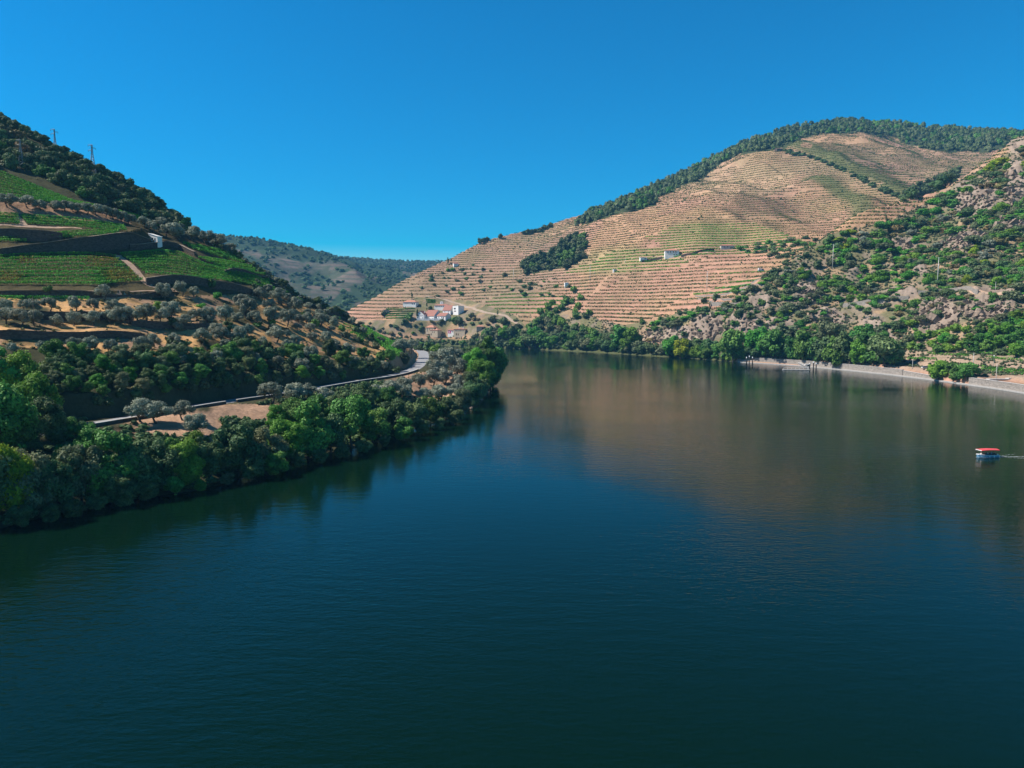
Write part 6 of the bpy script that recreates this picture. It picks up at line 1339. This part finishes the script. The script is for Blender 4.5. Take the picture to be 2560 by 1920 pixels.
NAMES_R = ['streaked grey cliff face above the riverside road', 'low cliff left of the streaked face', 'grey cliff right of the streaked face', 'low rocks above the road car', 'reddish pinnacle below the left tall pole', 'broken rocks right of the reddish pinnacle', 'slanted rock slab above the quay thicket', 'long rock slab at the right', 'big pale crag high on the right', 'crag band under the big pale crag', 'broken rocks left of the crag band', 'small rocks above the bright green hollow', 'crag at the upper right edge', 'rocks at the right edge under the crags']
rq = np.random.default_rng(31)
for i, lab in enumerate(NAMES_R):
    a = ROCKS[i]; nb = int(20 + a[2] * a[3] / 38); Vv = []; Fq_ = []; Ft_ = []; n0 = 0; org = None
    for k in range(nb):
        an = rq.uniform(0, 6.28); rr2 = math.sqrt(rq.uniform(0, 1)) * .92; P = LR.hit(a[0] + math.cos(an) * rr2 * a[2], a[1] + math.sin(an) * rr2 * a[3])
        if org is None: org = P.copy()
        if abs(P[1] - org[1]) > 90: continue
        r = rq.uniform(.4, 1.5) * (1 if rq.uniform() > .12 else 1.7); V = np.array([[x, y, z] for x in (-1, 1) for y in (-1, 1) for z in (-1, 1)], float); V += rq.normal(0, .28, V.shape); V *= [r * 1.9, r * .8, r * rq.uniform(.35, 1.2)]
        tl = rq.normal(.55, .2); c_, s__ = math.cos(tl), math.sin(tl); V = np.stack([V[:, 0] * c_ + V[:, 2] * s__, V[:, 1], -V[:, 0] * s__ + V[:, 2] * c_], 1) if i > 3 else V
        Vv.append(V + (P - org) + [0, r * .35, 0]); Fq_.append(np.array([[0, 1, 3, 2], [4, 6, 7, 5], [0, 4, 5, 1], [2, 3, 7, 6], [0, 2, 6, 4], [1, 5, 7, 3]]) + n0); n0 += 8
    o = link('rock_outcrop', mesh_np('rock_outcrop', np.concatenate(Vv), np.concatenate(Fq_), M['rock'])); o.location = tuple(org); tag(o, lab, 'rock outcrop', 'rock outcrops of the right slope')

# ------------------------------------------------------------------ haze
m = bpy.data.materials.new('haze_air'); m.use_nodes = True; n = m.node_tree; n.nodes.clear(); o_ = n.nodes.new('ShaderNodeOutputMaterial'); pv = n.nodes.new('ShaderNodeVolumePrincipled')
pv.inputs['Color'].default_value = (0.17, 0.55, 1.0, 1); pv.inputs['Density'].default_value = 0.00008; pv.inputs['Anisotropy'].default_value = 0.0
n.links.new(pv.outputs[0], o_.inputs['Volume'])
b = MB(); b.box((0, 2300, 345), (9000, 6200, 702)); o = b.build('haze', m); tag(o, 'thin blue haze filling the valley air', kind='stuff')

# ------------------------------------------------------------------ the plants as objects, with their labels
MARKS = [(150, 330, 'the ridge pylons'), (330, 470, 'the oak ridge end'), (389, 590, 'the small white farmhouse'), (150, 480, 'the highest vineyard'), (150, 560, 'the upper vine blocks'), (180, 680, 'the wide left vineyard'), (470, 665, 'the right vineyard'), (240, 705, 'the wide vineyard path'), (60, 770, 'the upper grove terrace'), (250, 780, 'the middle grove terrace'),
 (130, 850, 'the lower grove terrace'), (420, 840, 'the sunny grove clearing'), (553, 800, 'the wooden grove pole'), (640, 740, 'the vineyard wall end'), (700, 820, 'the grove centre'), (820, 800, 'the strip terraces'), (830, 880, 'the grove end'), (950, 830, 'the spur vines'), (1055, 895, 'the road bend'), (1000, 880, 'the bend bank'), (480, 930, 'the roadside cutting'), (250, 920, 'the left dark thicket'),
 (700, 920, 'the shaded roadside'), (60, 930, 'the tall left trees'), (60, 1180, 'the left edge waterline'), (400, 1060, 'the bare earth patch'), (330, 1190, 'the left river bank'), (640, 1030, 'the reddish earth mound'), (620, 1150, 'the dark bank curve'), (850, 1080, 'the middle river bank'), (1020, 1010, 'the right river bank'), (1100, 950, 'the peninsula olives'), (1215, 920, 'the peninsula tip'), (1060, 855, 'the far water gap'),
 (1110, 790, 'the white winery'), (1030, 755, 'the orange villa'), (1082, 830, 'the riverside houses'), (1150, 830, 'the stone riverside building'), (1125, 655, 'the ridge cottage'), (1416, 712, 'the white terrace shed'), (1385, 635, 'the middle slope'), (1225, 700, 'the striped slope pole'), (1284, 690, 'the vineyard ridge pole'), (1679, 632, 'the square white house'), (1817, 616, 'the pale roofed house'), (1767, 705, 'the terrace pole'),
 (1210, 790, 'the winery road'), (2081, 645, 'the left tall pole'), (2343, 682, 'the tallest pole'), (1770, 820, 'the streaked cliff'), (1690, 840, 'the low cliff'), (1290, 850, 'the upstream tree belt'), (1420, 860, 'the middle tree belt'), (1560, 865, 'the car on the road'), (1700, 890, 'the downstream tree belt'), (1870, 900, 'the mooring posts'), (2020, 905, 'the floating dock'), (2170, 900, 'the promenade end'),
 (2440, 500, 'the big pale crag'), (2420, 600, 'the broken crags'), (2330, 790, 'the slanted rock slab'), (2470, 775, 'the long rock slab'), (2020, 735, 'the reddish rock outcrop'), (2375, 930, 'the waterside flagpole'), (2190, 797, 'the white parapet remnant'), (2400, 850, 'the quay thicket'), (2520, 850, 'the right thicket end'), (2200, 620, 'the bright green hollow'), (2320, 460, 'the valley clump'), (1902, 674, 'the parked truck'), (1940, 620, 'the spur foot'), (2540, 640, 'the right rocky edge'), (1330, 575, 'the skyline trees'), (1210, 600, 'the lone skyline trees'), (1200, 840, 'the shrubby shore')]
def where(u, v):
    b_ = min(MARKS, key=lambda a: math.hypot(u - a[0], (v - a[1]) * 1.3)); dx, dy = u - b_[0], (v - b_[1]) * 1.3
    if math.hypot(dx, dy) < 16: r = 'beside'
    elif abs(dx) > abs(dy): r = 'left of' if dx < 0 else 'right of'
    else: r = 'above' if dy < 0 else 'below'
    return r + ' ' + b_[2]
KEEP = 296
by = {}
for q in REC: by.setdefault(NAME[q['kd']], []).append(q)
LAB = {}; left = []
for nm, L_ in by.items():
    L_.sort(key=lambda q: -q['size']); left += L_[KEEP:]
    for q in L_[:KEEP]:
        c = q['key'].split('_')[1] if '_' in q['key'] else ''
        if q['kd'] == 'leafy' or q['kd'] == 'far': d = CW[c] + ' leafy tree'
        elif q['kd'] == 'shrub': d = CW[c] + ' shrub'
        else: d = DESC[q['kd']]
        LAB.setdefault((nm, d, where(q['u'], q['v'])), []).append(q)
for (nm, d, w), L_ in sorted(LAB.items(), key=lambda a: a[0]):
    L_.sort(key=lambda q: q['u'])
    for i, q in enumerate(L_):
        lab = f"{d} {w}" + ('' if len(L_) == 1 else ', ' + (('left one' if i == 0 else 'right one') if len(L_) == 2 else ordw(i) + ' from the left'))
        cm, tm, arr = PROTO[q['key']][0][q['var']]; s = q['h'] / H0[q['kd']]
        if q['parts'] and tm is not None:
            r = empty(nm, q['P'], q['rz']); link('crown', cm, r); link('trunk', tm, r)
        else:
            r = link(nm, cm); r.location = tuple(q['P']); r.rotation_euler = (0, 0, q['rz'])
        r.scale = (q['sx'], q['sx'] * q['sy'], s)
        tag(r, lab, {'leafy_tree': 'tree', 'olive_tree': 'olive tree', 'oak_tree': 'oak tree', 'shrub': 'shrub', 'cypress_tree': 'cypress', 'poplar_tree': 'poplar'}[nm], GRP[q['kd']])
bk = {}
for q in left: bk.setdefault((NAME[q['kd']], q['key'].split('_')[1]), []).append(q)
Vs_, Fs_, Ts_ = small_crown(23, 150, .17, 7)
for (nm, c), L_ in bk.items():
    P = np.array([q['P'] for q in L_]); S = np.array([[q['sx'] * W0[q['kd']] * 1.0, q['h']] for q in L_])
    scatter('distant_' + nm + 's', Vs_, Fs_, Ts_, P - [0, 0, .3], S, rsd, c, f'{CW[c]} {"trees" if "tree" in nm else "shrubs"} too small and many to tell apart')
# labels of the nearest terrace rows
g = {}
for (o, u, v) in VROWS: g.setdefault(where(u, v), []).append((v, o))
for w, L_ in g.items():
    L_.sort(key=lambda q: q[0])
    for i, (v, o) in enumerate(L_): tag(o, f'vines on the right slope {w}, {ordw(i)} row from the top', 'vine row', 'nearest vine rows of the terraced hill')
